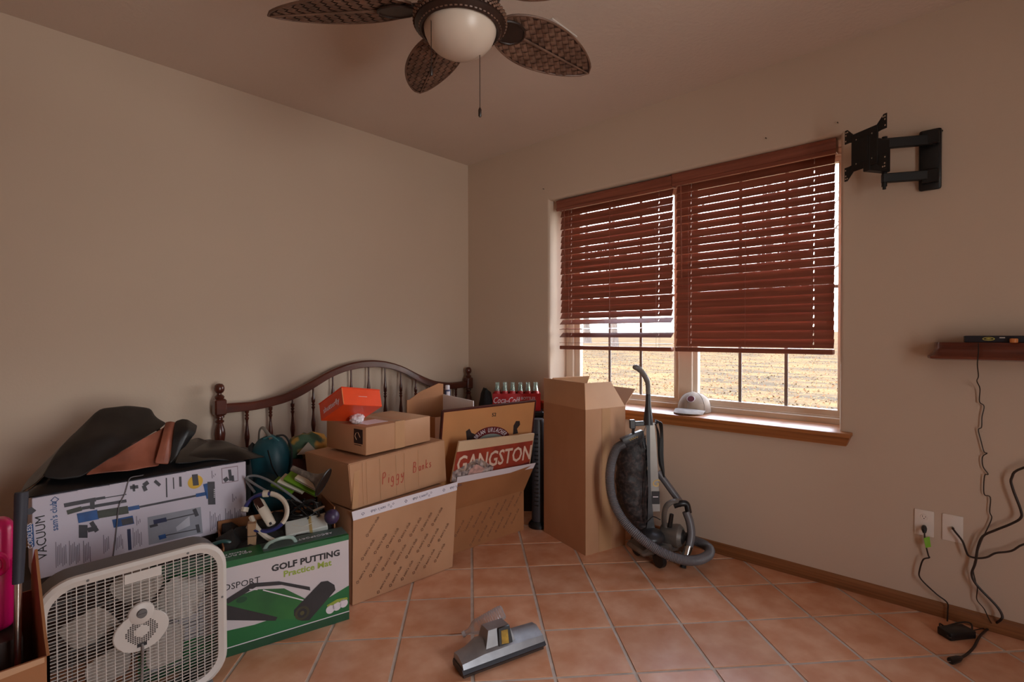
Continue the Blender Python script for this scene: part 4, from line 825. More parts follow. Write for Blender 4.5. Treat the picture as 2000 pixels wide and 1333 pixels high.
B(FA).box(cxf-.045, cxf+.06, -.0055, -.002, fh2-.068, fh2-.036).done('rating_label', fanwh, fn)
for x in (.05, fw2-.13): B(FA).box(x, x+.08, -.012, fd2+.012, -.002, .012, .003).done('foot', fangr, fn)
# ================================================================ CORDLESS VACUUM BOX on a hidden carton
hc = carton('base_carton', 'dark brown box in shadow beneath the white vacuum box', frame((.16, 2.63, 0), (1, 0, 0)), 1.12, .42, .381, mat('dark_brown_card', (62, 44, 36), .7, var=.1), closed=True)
VM = frame((.193, 2.60, .384), (1, -.004, 0)); vw, vh = .752, .309
vb_ = thing('vacuum_carton', 'white printed cordless vacuum box lying on its side behind the box fan', 'box', VM)
vbody = B(VM).box(0, vw, 0, .17, 0, vh, .002).done('body', mat('print_lilac_white', (206, 198, 212), .5, var=.02), vb_)
VO, VN = VM @ Vector((0, -.0006, 0)), -VM.col[1].xyz
def vd(name, pxs, m, lift=0, par=None):
    pts = [VP(x, y, VO+VN*lift, VN) for x, y in pxs]; n = (pts[1]-pts[0]).cross(pts[2]-pts[1])
    if n.dot(VN) < 0: pts = pts[::-1]
    return B().slab(pts, .0004).done(name, m, par or vbody, ang=0)
def vbar(name, a, b, wpx, m, lift=0):
    (x0, y0), (x1, y1) = a, b; L = math.hypot(x1-x0, y1-y0); nx, ny = -(y1-y0)/L*wpx/2, (x1-x0)/L*wpx/2
    return vd(name, [(x0+nx, y0+ny), (x1+nx, y1+ny), (x1-nx, y1-ny), (x0-nx, y0-ny)], m, lift)
c6 = lambda x, y: (40+x*.23, 880+y*.23)
dgr = mat('print_dark_grey', (66, 64, 72), .5, var=.12, scale=30); vbl = mat('print_blue', (34, 84, 150), .45, var=.2, scale=30); vgr = mat('print_grey', (150, 152, 164), .5, var=.08, scale=8); vol = mat('print_olive_grey', (70, 72, 64), .5, var=.2, scale=40); yelo = mat('print_yellow', (226, 178, 48), .5)
def vb2(n, a, b, wd, m, l=.0002): return vbar(n, c6(*a), c6(*b), wd*.23, m, l)
vb2('printed_tool', (370, 470), (640, 418), 34, dgr); vb2('printed_tool', (640, 415), (720, 402), 22, dgr, .0004); vb2('printed_tool', (720, 405), (900, 375), 8, dgr)
vb2('printed_tool', (395, 530), (520, 495), 38, vol); vb2('printed_tool', (520, 495), (900, 430), 26, dgr); vb2('printed_tool', (610, 430), (610, 500), 40, dgr, .0004)
vb2('printed_motor', (485, 580), (660, 545), 82, vbl, .0005); vb2('printed_dust_cup', (655, 548), (915, 505), 66, vol, .0006); vb2('printed_neck', (915, 500), (1010, 482), 34, vbl, .0006)
vb2('printed_wand', (1005, 484), (1500, 385), 17, dgr, .0004); vb2('printed_neck', (1490, 385), (1580, 368), 30, vbl, .0006); vb2('printed_head_joint', (1570, 285), (1600, 410), 40, vbl, .0006); vb2('printed_head', (1618, 268), (1625, 462), 62, dgr, .0008)
for k in range(5): vb2('printed_light', (1646, 330+k*16), (1646, 338+k*16), 8, whitep, .0012)
vb2('printed_handle', (600, 610), (650, 690), 40, dgr); vb2('printed_battery', (495, 690), (570, 690), 110, dgr, .0004); vb2('printed_battery', (570, 680), (652, 660), 40, dgr, .0004); vb2('printed_case', (785, 625), (960, 590), 70, vbl, .0003); vb2('printed_case', (860, 615), (955, 595), 52, dgr, .0005)
vd('photo_panel', [c6(1078, 570), c6(1530, 482), c6(1548, 705), c6(1090, 806)], vgr); vb2('photo_wand', (1130, 620), (1500, 535), 9, dgr, .0006); vb2('photo_motor', (1130, 612), (1240, 588), 36, navy, .0007); vb2('photo_head', (1475, 500), (1500, 560), 34, dgr, .0008); vb2('photo_handle', (1098, 650), (1165, 632), 22, dgr, .0007)
vb2('photo_wand', (1230, 725), (1500, 670), 8, dgr, .0006); vb2('photo_motor', (1175, 745), (1235, 728), 36, vbl, .0007); vb2('photo_head', (1500, 632), (1515, 700), 30, dgr, .0008); vd('photo_floor', [c6(1320, 655), c6(1435, 560), c6(1440, 640), c6(1330, 690)], mat('print_light_grey', (186, 186, 198), .5), .0004)
ex, ey = c6(1485, 270); pc = VP(ex, ey, VO+VN*.0003, VN); YM = VM @ FR; YM.translation = pc; B(YM).lathe([(0, .0004), (.030, .0004), (.030, 0), (0, 0)], 24).done('yellow_disc', yelo, vbody); vb2('disc_tool', (1480, 205), (1490, 300), 50, dgr, .0009)
for a, b, wd in (((930, 318), (1000, 310), 28), ((960, 290), (965, 350), 20), ((1045, 300), (1085, 270), 34), ((1045, 300), (1065, 345), 34), ((1140, 260), (1185, 300), 28), ((1238, 235), (1243, 400), 11), ((1298, 232), (1302, 330), 9), ((1356, 225), (1360, 310), 20)): vb2('printed_accessory', a, b, wd, dgr)
vd('seal_frame', [c6(1705, 152), c6(1845, 132), c6(1850, 262), c6(1712, 284)], mat('print_mauve', (150, 128, 140), .5)); vd('seal_inner', [c6(1712, 158), c6(1840, 139), c6(1844, 256), c6(1718, 276)], MATS['print_lilac_white'], .0005)
for a, b, wd in (((1735, 235), (1755, 262), 40), ((1775, 165), (1785, 260), 26), ((1800, 215), (1805, 262), 22)): vb2('seal_pictogram', a, b, wd, dgr, .001)
vd('side_badge', [c6(50, 505), c6(95, 482), c6(135, 512), c6(95, 545), c6(50, 552)], dgr); vd('blue_badge', [c6(55, 640), c6(108, 625), c6(120, 812), c6(105, 830), c6(60, 770)], blueink); vd('blue_bar', [c6(905, 672), c6(935, 668), c6(945, 845), c6(915, 850)], navy)
fin = B()
for x0, y0, y1, n in ((300, 780, 1000, 7), (415, 770, 980, 7), (535, 770, 960, 5), (705, 720, 880, 4), (810, 705, 850, 5), (955, 660, 830, 6), (1610, 520, 690, 7), (1740, 495, 650, 5), (1820, 490, 640, 5), (1800, 370, 440, 3), (985, 560, 640, 3), (1350, 600, 660, 4), (1120, 700, 780, 2), (1625, 175, 240, 3)):
    for k in range(n):
        a, b = c6(x0+k*14, y0+(k*37 % 50)), c6(x0+k*14+4, y1-(k*53 % 40)); fin.slab([VP(a[0]-.6, a[1], VO+VN*.0003, VN), VP(b[0]-.6, b[1], VO+VN*.0003, VN), VP(b[0]+.6, b[1], VO+VN*.0003, VN), VP(a[0]+.6, a[1], VO+VN*.0003, VN)], -.0004)
fin.done('small_print', mat('print_small', (120, 112, 126), .6), vbody, kind='stuff', ang=0)
def vtext(s, cx, cy, size, m, **k):
    p = VP(*c6(cx, cy), VO+VN*.0004, VN); T = VM @ FR; T.translation = p; return text(s, size, T @ rot(92, 'Z'), m, vbody, **k)
vtext("sam's club", 288, 560, .028, blueink, bold=.01); vtext('VACUUM', 180, 740, .040, inkb); vtext('CORDLESS', 82, 728, .020, whitep, bold=.01); vtext('UN 3481', 1830, 205, .010, inkb)
p = VP(*c6(292, 422), VO+VN*.0004, VN); T = VM @ FR; T.translation = p; B(T).tube([(.011, 0, 0), (0, .012, 0), (-.011, 0, 0), (0, -.012, 0)], .0017, 4, closed=True).done('club_diamond', blueink, vbody)
for x in (.13, .23, .50, .60): B(VM).box(x, x+.06, -.0015, .02, vh-.012, vh+.0012).done('lid_tab', MATS['print_lilac_white'], vbody)
cord('grey_wire', 'thin grey wire hanging down over the front of the white vacuum box', [VP(*c6(1090, 210), VO+VN*-.03, VN)+Vector((0, 0, .004)), VP(*c6(1010, 218), VO+VN*.006, VN), VP(*c6(950, 228), VO+VN*.008, VN), VP(*c6(920, 255), VO+VN*.007, VN), VP(*c6(885, 370), VO+VN*.006, VN), VP(*c6(835, 480), VO+VN*.007, VN), VP(*c6(818, 640), VO+VN*.006, VN), VP(*c6(790, 880), VO+VN*.007, VN), VP(*c6(770, 980), VO+VN*.006, VN)], .0022, mat('grey_cord', (110, 104, 108), .5), 'wire')
# ================================================================ BLACK VINYL COVER on the vacuum box
blv = mat('black_vinyl', (20, 20, 22), .34, var=.3, scale=5, bump=.15, bscale=30, bdist=.004); blm = mat('black_fabric', (34, 30, 29), .62, var=.2, scale=20, bump=.2, bscale=200, bdist=.001); brl = mat('brown_vinyl', (172, 104, 82), .33, rgb2=(110, 58, 42), scale=7, spec=.6)
cvr = thing('vinyl_cover', 'crumpled black vinyl cover with brown lining heaped on the white vacuum box', 'cover', (.5, 2.85, .70))
def patch(name, rows, m, t=.004, amp=.0, sub=2, fr=9):
    b = B(); g = [[b.v(V(x, y, Y=Y)) for x, y, Y in r] for r in rows]
    for A, C in zip(g, g[1:]):
        for j in range(len(A)-1): b.f([A[j], A[j+1], C[j+1], C[j]])
    bmesh.ops.subdivide_edges(b.bm, edges=b.bm.edges[:], cuts=2, use_grid_fill=True, smooth=.6)
    for v in b.bm.verts:
        if amp: v.co += Vector((noise.noise(v.co*fr), noise.noise(v.co*fr+Vector((7, 0, 0))), noise.noise(v.co*fr+Vector((0, 9, 0)))))*amp
    b.solid(t); return b.done(name, m, cvr, ang=75, sub=1)
lo = B()
def lowf(u, v):
    x = .155+.17*v+(.875-.17*v)*u; y = 2.598+.50*v; e = min(1, u/.08, (1-u)/.12, 1)
    z = .701+.035*e+.05*math.sin(math.pi*min(1, v*1.1))*e*(1-.55*u)+.014*noise.noise(Vector((x*9, y*5, 1)))*e
    if v < .12: z = .702+(z-.702)*(v/.12)**.5
    return (x, y-.004*(v < .05), max(z, .697))
lo.grid(40, 16, lowf).solid(.004).done('lower_fold', blv, cvr, ang=75)
patch('outer_panel', [[(135, 880, 3.08), (185, 838, 3.12), (245, 832, 3.13), (300, 840, 3.13), (318, 852, 3.1)], [(150, 842, 2.92), (197, 794, 2.98), (247, 789, 3.0), (294, 794, 3.0), (305, 817, 2.97)], [(118, 872, 2.80), (172, 832, 2.84), (236, 822, 2.84), (286, 823, 2.86), (326, 827, 2.80)], [(98, 902, 2.69), (146, 872, 2.71), (205, 856, 2.70), (262, 848, 2.73), (312, 838, 2.74)], [(82, 930, 2.63), (118, 938, 2.61), (158, 935, 2.605), (208, 897, 2.62), (258, 866, 2.66)]], blm, amp=.008)
patch('left_skirt', [[(150, 842, 2.95), (118, 874, 2.83), (98, 903, 2.72), (82, 931, 2.64)], [(110, 885, 2.95), (86, 905, 2.86), (70, 925, 2.76), (64, 948, 2.66)], [(64, 928, 2.93), (52, 940, 2.86), (42, 952, 2.78), (36, 964, 2.68)]], blv, amp=.006)
patch('brown_lining', [[(258, 866, 2.67), (290, 852, 2.70), (316, 838, 2.72), (332, 826, 2.74)], [(225, 890, 2.645), (262, 878, 2.655), (300, 868, 2.685), (318, 862, 2.70)], [(192, 908, 2.625), (240, 905, 2.63), (285, 900, 2.635), (310, 895, 2.66)], [(160, 932, 2.60), (225, 922, 2.60), (280, 915, 2.60), (312, 910, 2.62)]], brl, amp=.010, fr=14)
patch('brown_strip', [[(323, 825, 2.73), (333, 823, 2.725), (343, 825, 2.735)], [(316, 858, 2.66), (328, 856, 2.65), (338, 857, 2.665)], [(301, 907, 2.605), (315, 908, 2.60), (329, 909, 2.605)]], brl, amp=.002)
patch('glossy_flap', [[(343, 824, 2.735), (356, 820, 2.74), (367, 821, 2.74), (387, 832, 2.76)], [(338, 850, 2.66), (352, 846, 2.66), (366, 843, 2.67), (381, 847, 2.70)], [(330, 909, 2.60), (338, 900, 2.605), (350, 884, 2.63), (360, 872, 2.67)]], blv, amp=.006, fr=16)
patch('tail', [[(362, 862, 2.85), (386, 853, 2.88), (410, 862, 2.86), (440, 874, 2.84), (486, 874, 2.80)], [(352, 880, 2.72), (382, 874, 2.74), (412, 876, 2.75), (446, 882, 2.75), (489, 886, 2.72)], [(338, 906, 2.605), (376, 902, 2.60), (415, 897, 2.60), (450, 899, 2.60), (488, 910, 2.62)]], blv, amp=.008)
# ================================================================ LEFT CORNER CARTON with golf club and pink case
LM = frame((-.30, 1.70, 0), (1, 0, 0)); lc = thing('corner_carton', 'torn open cardboard box at the left edge holding a club and a pink case', 'box', LM)
B(LM).box(0, .455, .0, .36, 0, .006).box(0, .455, 0, .006, .006, .505).box(0, .006, .006, .36, .006, .5).box(0, .455, .354, .36, .006, .55).done('body', card2, lc, ang=0)
rs = B(LM); edge = [(.0, 0), (.36, 0), (.36, .60), (.352, .615), (.345, .632), (.33, .640), (.30, .66), (.25, .70), (.16, .62), (.05, .53), (0, .505)]
rs.prism(edge, .449, .455, L=Matrix(((0, 0, 1, 0), (1, 0, 0, 0), (0, 1, 0, 0), (0, 0, 0, 1)))).done('torn_side', card2, lc, ang=0)
B(LM).tube(bez([(.453, .30, .645), (.456, .352, .618), (.452, .358, .58), (.457, .36, .50), (.452, .361, .40), (.456, .361, .30)], 4), .004, 5).done('torn_edge', card3, lc)
for x in (.36, .405): B(LM).box(x-.009, x+.009, -.0010, 0, .33, .45, .0004).done('blue_stripe', blueink, lc)
B(LM).prism([(.0, .47), (.445, .492), (.445, .505), (0, .505)], .0, .0012, L=FR).done('worn_edge', card3, lc)
gc = thing('golf_club', 'club with a dark ribbed grip and steel shaft standing in the corner box', 'golf club', (.11, 1.86, .01))
g0, g1, g2 = V(42, 962, Y=1.86), V(35, 1140, Y=1.84), V(33, 1300, Y=1.83); gd__ = (g2-g1).normalized(); g3 = g1+gd__*((g1.z-.03)/-gd__.z)
B().tube([g1, g3], [.0085, .006], 12).done('shaft', chrome, gc)
B().tube([g0+(g0-g1).normalized()*.0, lerp(g0, g1, .03), lerp(g0, g1, .5), g1], [.0135, .0145, .013, .0115], 14).done('grip', mat('grip_rubber', (44, 44, 56), .6, var=.15), gc)
for k in range(26): B().tube([lerp(g0, g1, .06+k*.036), lerp(g0, g1, .075+k*.036)], .0142-.0001*k, 12).done('grip_rib', MATS['grip_rubber'], gc)
hd = B().hexa([(g3.x-.03, g3.y-.02, .007), (g3.x+.03, g3.y-.02, .007), (g3.x+.03, g3.y+.015, .007), (g3.x-.03, g3.y+.015, .007), (g3.x-.02, g3.y-.01, .05), (g3.x+.02, g3.y-.01, .05), (g3.x+.02, g3.y+.01, .05), (g3.x-.02, g3.y+.01, .05)]).done('club_head', chrome, gc)
pk = thing('pink_case', 'hot pink glossy plastic case in the box at the left edge', 'case', (-.06, 1.92, .2)); pkm = mat('hot_pink', (222, 24, 110), .3, var=.1)
pko = B(tr(-.15, 1.90, 0) @ rot(-4, 'X')).box(-.13, .262, 0, .10, .50, .80, .03, 4).done('shell', pkm, pk)
B(tr(-.15, 1.90, 0) @ rot(-4, 'X')).tube(bez([(.20, -.004, .72), (.235, -.006, .705), (.24, -.006, .67), (.21, -.004, .655)], 5), .008, 8).done('latch', pkm, pko)
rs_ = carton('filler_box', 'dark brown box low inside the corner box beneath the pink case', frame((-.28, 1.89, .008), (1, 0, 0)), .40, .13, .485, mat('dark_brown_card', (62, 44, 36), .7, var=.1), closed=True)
# ================================================================ CLUTTER BIN behind the putting mat box
BM = GM @ tr(gl-.49, .124, 0); bw, bd_, bh = .465, .245, .44
bn = thing('clutter_box', 'open cardboard box full of odds and ends behind the putting mat box', 'box', BM)
B(BM).box(0, bw, 0, bd_, 0, .005).box(0, bw, 0, .005, .005, .36).box(0, bw, bd_-.005, bd_, .005, bh).box(0, .005, .005, bd_-.005, .005, .40).box(bw-.005, bw, .005, bd_-.005, .005, .485).done('body', card2, bn, ang=0)
heapm = mat('dark_clutter', (34, 30, 28), .7, var=.3, scale=25, bump=.4, bscale=60)
hp = thing('dark_cloth_heap', 'dark crumpled cloth filling the clutter box under the toys and cables', 'cloth', BM @ Vector((bw/2, bd_/2, .01)))
hpb = B(); c_ = BM @ Vector((bw/2, bd_/2, .22)); hpb.T = BM
hpb.grid(26, 16, lambda u, v: (.012+(bw-.024)*u, .012+(bd_-.024)*v, .30+.05*noise.noise(Vector((u*5, v*4, 2)))+.05*v+.02*noise.noise(Vector((u*14, v*9, 5)))))
hpb.solid(-.06).done('cloth_pile', heapm, hp, ang=60)
whp = mat('toy_white', (206, 196, 180), .4, var=.04); tbl = mat('toy_blue', (50, 52, 110), .4, var=.1); dkred = mat('dark_window', (52, 26, 24), .25)
# ring toy
rc_ = V(519, 1001, D=2.27); rt_ = thing('ring_controller', 'white and blue plastic ring with a white remote in it, lying on the clutter box', 'toy', rc_-Vector((0, 0, .1)))
e1 = (RGT*.96-UPV*.28).normalized(); e2 = (UPV*.86+FWD*.42+RGT*.2).normalized(); e2 = (e2-e1*e2.dot(e1)).normalized(); e3 = e1.cross(e2)
def ringp(a, r=.092): return rc_+e1*math.cos(rad(a))*r+e2*math.sin(rad(a))*r*.86
for a0, a1, m_, r_ in ((-18, 98, whp, .0135), (98, 190, tbl, .0125), (-112, -18, tbl, .0125)):
    B().tube([ringp(a0+(a1-a0)*k/14) for k in range(15)], r_, 10, flat=.7).done('ring_segment', m_, rt_)
for a in (190, -112, 112): B().tube([ringp(a-7), ringp(a+7)], .0155, 10).done('end_block', whp, rt_)
p1_, p2_ = rc_-e1*.042+e2*.032+e3*.014, rc_+e1*.050-e2*.040+e3*.014
rem = B().tube([p1_-(p2_-p1_)*.12, p1_, lerp(p1_, p2_, .5), p2_, p2_+(p2_-p1_)*.04], [.014, .024, .025, .022, .016], 14, flat=.6).done('remote', whp, rt_)
q_ = (p2_-p1_).normalized(); B().slab([p1_+e3*.019+q_*-.012+e2*.012+e1*.008, p1_+e3*.019+q_*-.012-e2*.010-e1*.010, p1_+e3*.0185+q_*.035-e2*.010-e1*.010, p1_+e3*.0185+q_*.035+e2*.012+e1*.008], .002).done('display', dkred, rem); B().tube([p2_+e3*.0135-q_*.006, p2_+e3*.0135+q_*.004], .006, 6).done('button', inkb, rem)
# game cases
lg = mat('case_green', (104, 150, 36), .35, var=.06); wcs = mat('case_white', (212, 208, 190), .4, var=.03)
for i, (a, b, m_, th, lb_) in enumerate((((528, 949), (568, 966), lg, .016, 'olive green case lying lowest in the fan of game cases'), ((541, 943), (590, 965), wcs, .014, 'narrow white case between two green ones on the clutter box'), ((553, 938), (617, 970), lg, .018, 'bright green game case below the pale one on the clutter box'), ((575, 936), (616, 958), wcs, .018, 'pale cream case on top of the fan of green cases'))):
    A = V(*a, D=2.47-.02*i); C = V(*b, D=2.45-.02*i); d = C-A; GMx = frame(A, d, up=(.0, -.8, .6)); t = thing('game_case', lb_, 'case', GMx, 'cases lying on the clutter box')
    o = B(GMx).box(0, d.length, 0, .06, -th/2, th/2, .002).done('case_shell', m_, t); B(GMx).box(.004, d.length-.004, -.0006, .001, -.0012, .0012).done('case_seam', inkb, o)
# flared horn
hm = mat('horn_mottled', (118, 106, 94), .6, rgb2=(66, 56, 50), scale=45, detail=3); A, C = V(570, 915, D=2.36), V(630, 942, D=2.36)
hn = thing('flared_horn', 'grey mottled tube with a flared end leaning on the marked box', 'horn', A); HM = frame(A, (A+Vector((0, 0, 1))-A).cross(C-A)); zz = (C-A).normalized(); xx = zz.orthogonal().normalized(); HT = Matrix((xx, zz.cross(xx), zz)).transposed().to_4x4(); HT.translation = A; hl = (C-A).length
B(HT).lathe([(0, 0), (.013, 0), (.014, hl*.35), (.016, hl*.6), (.024, hl*.78), (.040, hl*.92), (.064, hl), (.066, hl+.003), (.060, hl+.003), (.036, hl*.92), (0, hl*.85)], 24).done('bell', hm, hn); B(HT).lathe([(.066, hl+.001), (.069, hl+.004), (.066, hl+.007), (.062, hl+.004)], 24).done('rim', blackp, hn)
# hoses and cables
hg = mat('hose_grey', (124, 126, 128), .45, var=.05)
cord('grey_tubing', 'loop of pale grey plastic tubing on the clutter box beside the backpack', [V(497, 962, D=2.40), V(482, 940, D=2.44), V(486, 931, D=2.46), V(505, 931, D=2.46), V(530, 942, D=2.44), V(560, 962, D=2.42), V(590, 985, D=2.4)], .006, hg, 'tubing'); cord('grey_hose_piece', 'second loop of grey tubing running under the green cases', [V(480, 934, D=2.42), V(500, 948, D=2.40), V(525, 962, D=2.39), V(548, 972, D=2.38), V(560, 990, D=2.36)], .006, hg, 'tubing'); cord('teal_tubing', 'teal plastic tube end showing between vacuum box and putting mat box', [V(415, 1064, D=2.22), V(440, 1058, D=2.22), V(462, 1066, D=2.24), V(480, 1078, D=2.26)], .008, mat('teal_plastic', (52, 92, 88), .4), 'tube')
rg = random.Random(5)
for i in range(7):
    pts = [V(555+rg.uniform(0, 70), 975+rg.uniform(0, 38), D=2.43+rg.uniform(-.05, .05)) for _ in range(6)]
    cord('black_cable', 'one of the tangled black cables in the clutter box below the green cases', pts, .0034, blackp, 'cable')['group'] = 'tangled black cables'
A = V(558, 1048, D=2.31); C = V(640, 1028, D=2.38); WM = frame(A, C-A, up=(0, -.55, .8)); wl = (C-A).length
wb_ = thing('strapped_box', 'flat white box with a tan strap lying on the clutter behind the putting mat box', 'box', WM); B(WM).box(0, wl, 0, .08, -.03, 0, .003).done('body', mat('soft_white', (204, 204, 196), .5, var=.03), wb_); B(WM).box(wl*.56, wl*.63, -.001, .081, -.031, .001).done('strap', mat('tan_strap', (196, 168, 112), .5), wb_); B(WM).tube(bez([(.03, .05, .001), (.08, .03, .001), (.12, .04, .001), (wl*.6, .05, .001)], 4), .0012, 4).done('string', whp, wb_)
pb = V(648, 1010, D=2.36); pbt = thing('purple_ball', 'dark purple ball at the right end of the clutter box', 'ball', pb-Vector((0, 0, .032))); bq = B(); addblob(bq, (pb.x, pb.y, pb.z), .034, .034, .034, 2.2, 20, 14, amp=.0); bq.done('ball_body', mat('purple_rubber', (62, 46, 78), .4), pbt, ang=80); B(tr(pb.x, pb.y, pb.z) @ rot(60, 'X')).lathe([(.0337, -.002), (.0344, 0), (.0337, .002)], 24).done('seam', inkb, pbt)
wd_ = thing('wooden_block', 'tan wooden block standing at the left end of the clutter box', 'block', V(490, 1062, D=2.2)); A = V(483, 1062, D=2.22); WB = frame(A, RGT+FWD*.4, up=(-.2, 0, 1)); o = B(WB).box(0, .034, 0, .04, -.03, .085, .003).done('block_body', mat('tan_wood', (176, 138, 104), .6, var=.1, scale=12, stretch=(1, 1, .2)), wd_); B(WB).box(-.001, .035, -.001, .041, .028, .031).done('groove', inkb, o)
cord('cream_handle', 'curved cream plastic handle below the ring in the clutter box', [V(490, 1010, D=2.26), V(500, 1030, D=2.24), V(518, 1048, D=2.23), V(536, 1058, D=2.23)], .011, whp, 'handle')
cord('silver_rod', 'short silver rod lying behind the white remote in the clutter box', [V(612, 1000, D=2.33), V(622, 995, D=2.34), V(634, 990, D=2.35)], .007, chrome, 'rod')
# ================================================================ BACKPACK
tealb = mat('teal_nylon', (24, 82, 92), .5, rgb2=(12, 52, 62), scale=6, bump=.2, bscale=40); bc = V(528, 905, D=2.72)
bp_ = thing('teal_backpack', 'teal and black backpack with a loop handle behind the white vacuum box', 'backpack', (bc.x, bc.y, .383))
def sup(c, rx, ry, z0, z1, n=3.0, T=None, top=.6):
    def fn(u, v):
        a = u*6.28318; ca, sa = math.cos(a), math.sin(a); k = (abs(ca)**n+abs(sa)**n)**(-1/n); z = z0+(z1-z0)*v
        s_ = 1 if v < top else math.sqrt(max(0, 1-((v-top)/(1-top))**2)); s_ *= .9+.1*min(1, v/.1)
        p = RGT*(ca*k*rx*s_)+_f0*(sa*k*ry*s_); w_ = 1+.05*noise.noise(Vector((a*1.2, v*5, 3))); return (c.x+p.x*w_, c.y+p.y*w_, z)
    return fn
bb = B(); bb.grid(28, 16, sup(bc, .098, .085, .384, .775), wrap=True); bmesh.ops.contextual_create if False else None
bb.f([bb.bm.verts[:][0]]) if False else None
bbo = bb.done('main_pack', tealb, bp_, ang=70)
fc_ = bc+RGT*.02-_f0*.075; bb = B(); bb.grid(24, 12, sup(fc_, .070, .045, .384, .60), wrap=True); bb.done('front_pocket', tealb, bbo, ang=70)
sc_b = bc-RGT*.085-_f0*.02; bb = B(); bb.grid(20, 12, sup(sc_b, .045, .07, .384, .735, top=.4), wrap=True); bb.done('side_panel', blackcloth, bbo, ang=70)
B().tube(bez([V(505, 862, D=2.70), V(507, 842, D=2.70), V(513, 836, D=2.70), V(522, 846, D=2.69), V(530, 858, D=2.68)], 6), .009, 8, flat=.4).done('loop_handle', mat('grey_webbing', (112, 106, 98), .7), bp_)
B().tube(bez([V(540, 852, D=2.72), V(556, 852, D=2.74), V(568, 872, D=2.74), V(570, 900, D=2.72), V(566, 925, D=2.70)], 6), .014, 8, flat=.35).done('shoulder_strap', blackcloth, bp_)
B().tube(bez([V(523, 880, D=2.58), V(527, 895, D=2.575), V(533, 915, D=2.575), V(545, 935, D=2.58)], 6), .005, 6, flat=.5).done('zip', blackp, bbo)
B().tube(bez([V(515, 858, D=2.635), V(530, 853, D=2.63), V(545, 862, D=2.63)], 6), .004, 6).done('top_piping', mat('light_teal', (60, 116, 124), .5), bbo)
# ================================================================ RED BOX, YELLOW CLOTH
rbx = carton('red_carton', 'dark red box behind the box stack under the yellow cloth', frame((1.32, 2.66, 0), (1, 0, 0)), .36, .30, .615, mat('dark_red_card', (104, 46, 38), .6, var=.1), closed=True)
yc = V(601, 880, D=2.90); ycl = thing('yellow_cloth', 'yellow and green patterned cloth bundle on the dark red box', 'cloth', (yc.x, yc.y, .616))
ycm = mat('yellow_green_cloth', (196, 142, 54), .7, rgb2=(60, 84, 62), scale=9, detail=2, bump=.3, bscale=60, lo=.46, hi=.56)
yb2 = B(); addblob(yb2, (yc.x, yc.y, .66), .115, .10, .085, 6.5, 26, 16, amp=.22, zcut=.617); yb2.done('cloth_bundle', ycm, ycl, ang=70)
B().slab([V(580, 889, D=2.76), V(602, 864, D=2.80), V(623, 886, D=2.76)], .004).done('pale_corner', mat('pale_cloth', (170, 158, 146), .7), ycl, ang=0)
# ================================================================ UPRIGHT VACUUM CLEANER
def K(px, py, d=0): return V(px, py, D=2.95+d)
kb = thing('upright_vacuum', 'grey upright vacuum cleaner with bag and hose standing under the window', 'vacuum', (2.70, 1.42, 0))
vmet = mat('vacuum_grey', (124, 118, 112), .32, metal=.5, var=.08); vdk = mat('vacuum_dark', (46, 44, 46), .4, var=.1); hosem = mat('hose_charcoal', (104, 100, 102), .4, var=.05); bagm = mat('bag_cloth', (64, 48, 45), .58, rgb2=(24, 18, 18), scale=60, detail=3, lo=.45, hi=.65, bump=.3, bscale=25); gold = mat('gold_print', (206, 170, 90), .4)
F0 = _f0
def wheel(px, py, d, r, wd, ax=None):
    c = K(px, py, d); c.z = r; ax = (ax or (_r0*.9+F0*.35)).normalized(); xx = ax.orthogonal().normalized(); T = Matrix((xx, ax.cross(xx), ax)).transposed().to_4x4(); T.translation = c
    o = B(T).lathe([(0, -wd/2), (r*.8, -wd/2), (r, -wd*.35), (r, wd*.35), (r*.8, wd/2), (0, wd/2)], 22).done('wheel', blackp, kb); B(T).lathe([(0, wd*.5), (r*.55, wd*.5), (r*.5, wd*.72), (0, wd*.72)], 16).done('hub_cap', vmet, o)
wheel(1288, 1103, -.10, .048, .035); wheel(1246, 1070, .06, .058, .04); wheel(1336, 1070, .12, .048, .035); wheel(1300, 1060, .22, .05, .035)
cb_ = K(1292, 1060, .03); CHM = frame((cb_.x, cb_.y, 0), _r0*.9+F0*.35)
B(CHM).prism([(-.19, .06), (.13, .05), (.15, .075), (.13, .10), (-.14, .105), (-.19, .09)], -.085, .085, L=Matrix(((1, 0, 0, 0), (0, 0, 1, 0), (0, 1, 0, 0), (0, 0, 0, 1))), bev=.012).done('chassis', vmet, kb)
bq = B(); c_ = K(1272, 1049, -.03); addblob(bq, tuple(c_), .085, .075, .045, 1.1, 24, 14, amp=.05); bq.done('belt_cover', vdk, kb, ang=70)
MT = K(1316, 1046, -.02); ax = (_r0*.85-F0*.52).normalized(); xx = ax.cross(Vector((0, 0, 1))).normalized(); MM = Matrix((xx, ax.cross(xx), ax)).transposed().to_4x4(); MM.translation = MT
B(MM).lathe([(0, -.07), (.05, -.07), (.060, -.055), (.062, .0), (.066, .015), (.066, .03), (.05, .05), (.042, .05), (0, .035)], 24).done('motor_housing', vmet, kb); B(MM).lathe([(0, .06), (.030, .06), (.040, .052), (.044, .045), (0, .04)], 20).done('intake_ring', blackp, kb)
B(MM).box(-.05, .05, -.02, .02, -.06, .0, .008, 2, L=tr(0, .055, 0)).done('headlight', vmet, kb)
B().tube(bez([K(1299, 1040, -.02), K(1297, 1015, -.03), K(1299, 995, -.03), K(1307, 984, -.03), K(1320, 979, -.02), K(1332, 981, 0)], 6), .016, 10, flat=.55).done('carry_handle', vmet, kb)
B().tube([K(1312, 1005, -.045), K(1308, 1030, -.04)], [.012, .014], 8).done('handle_grip', blackp, kb)
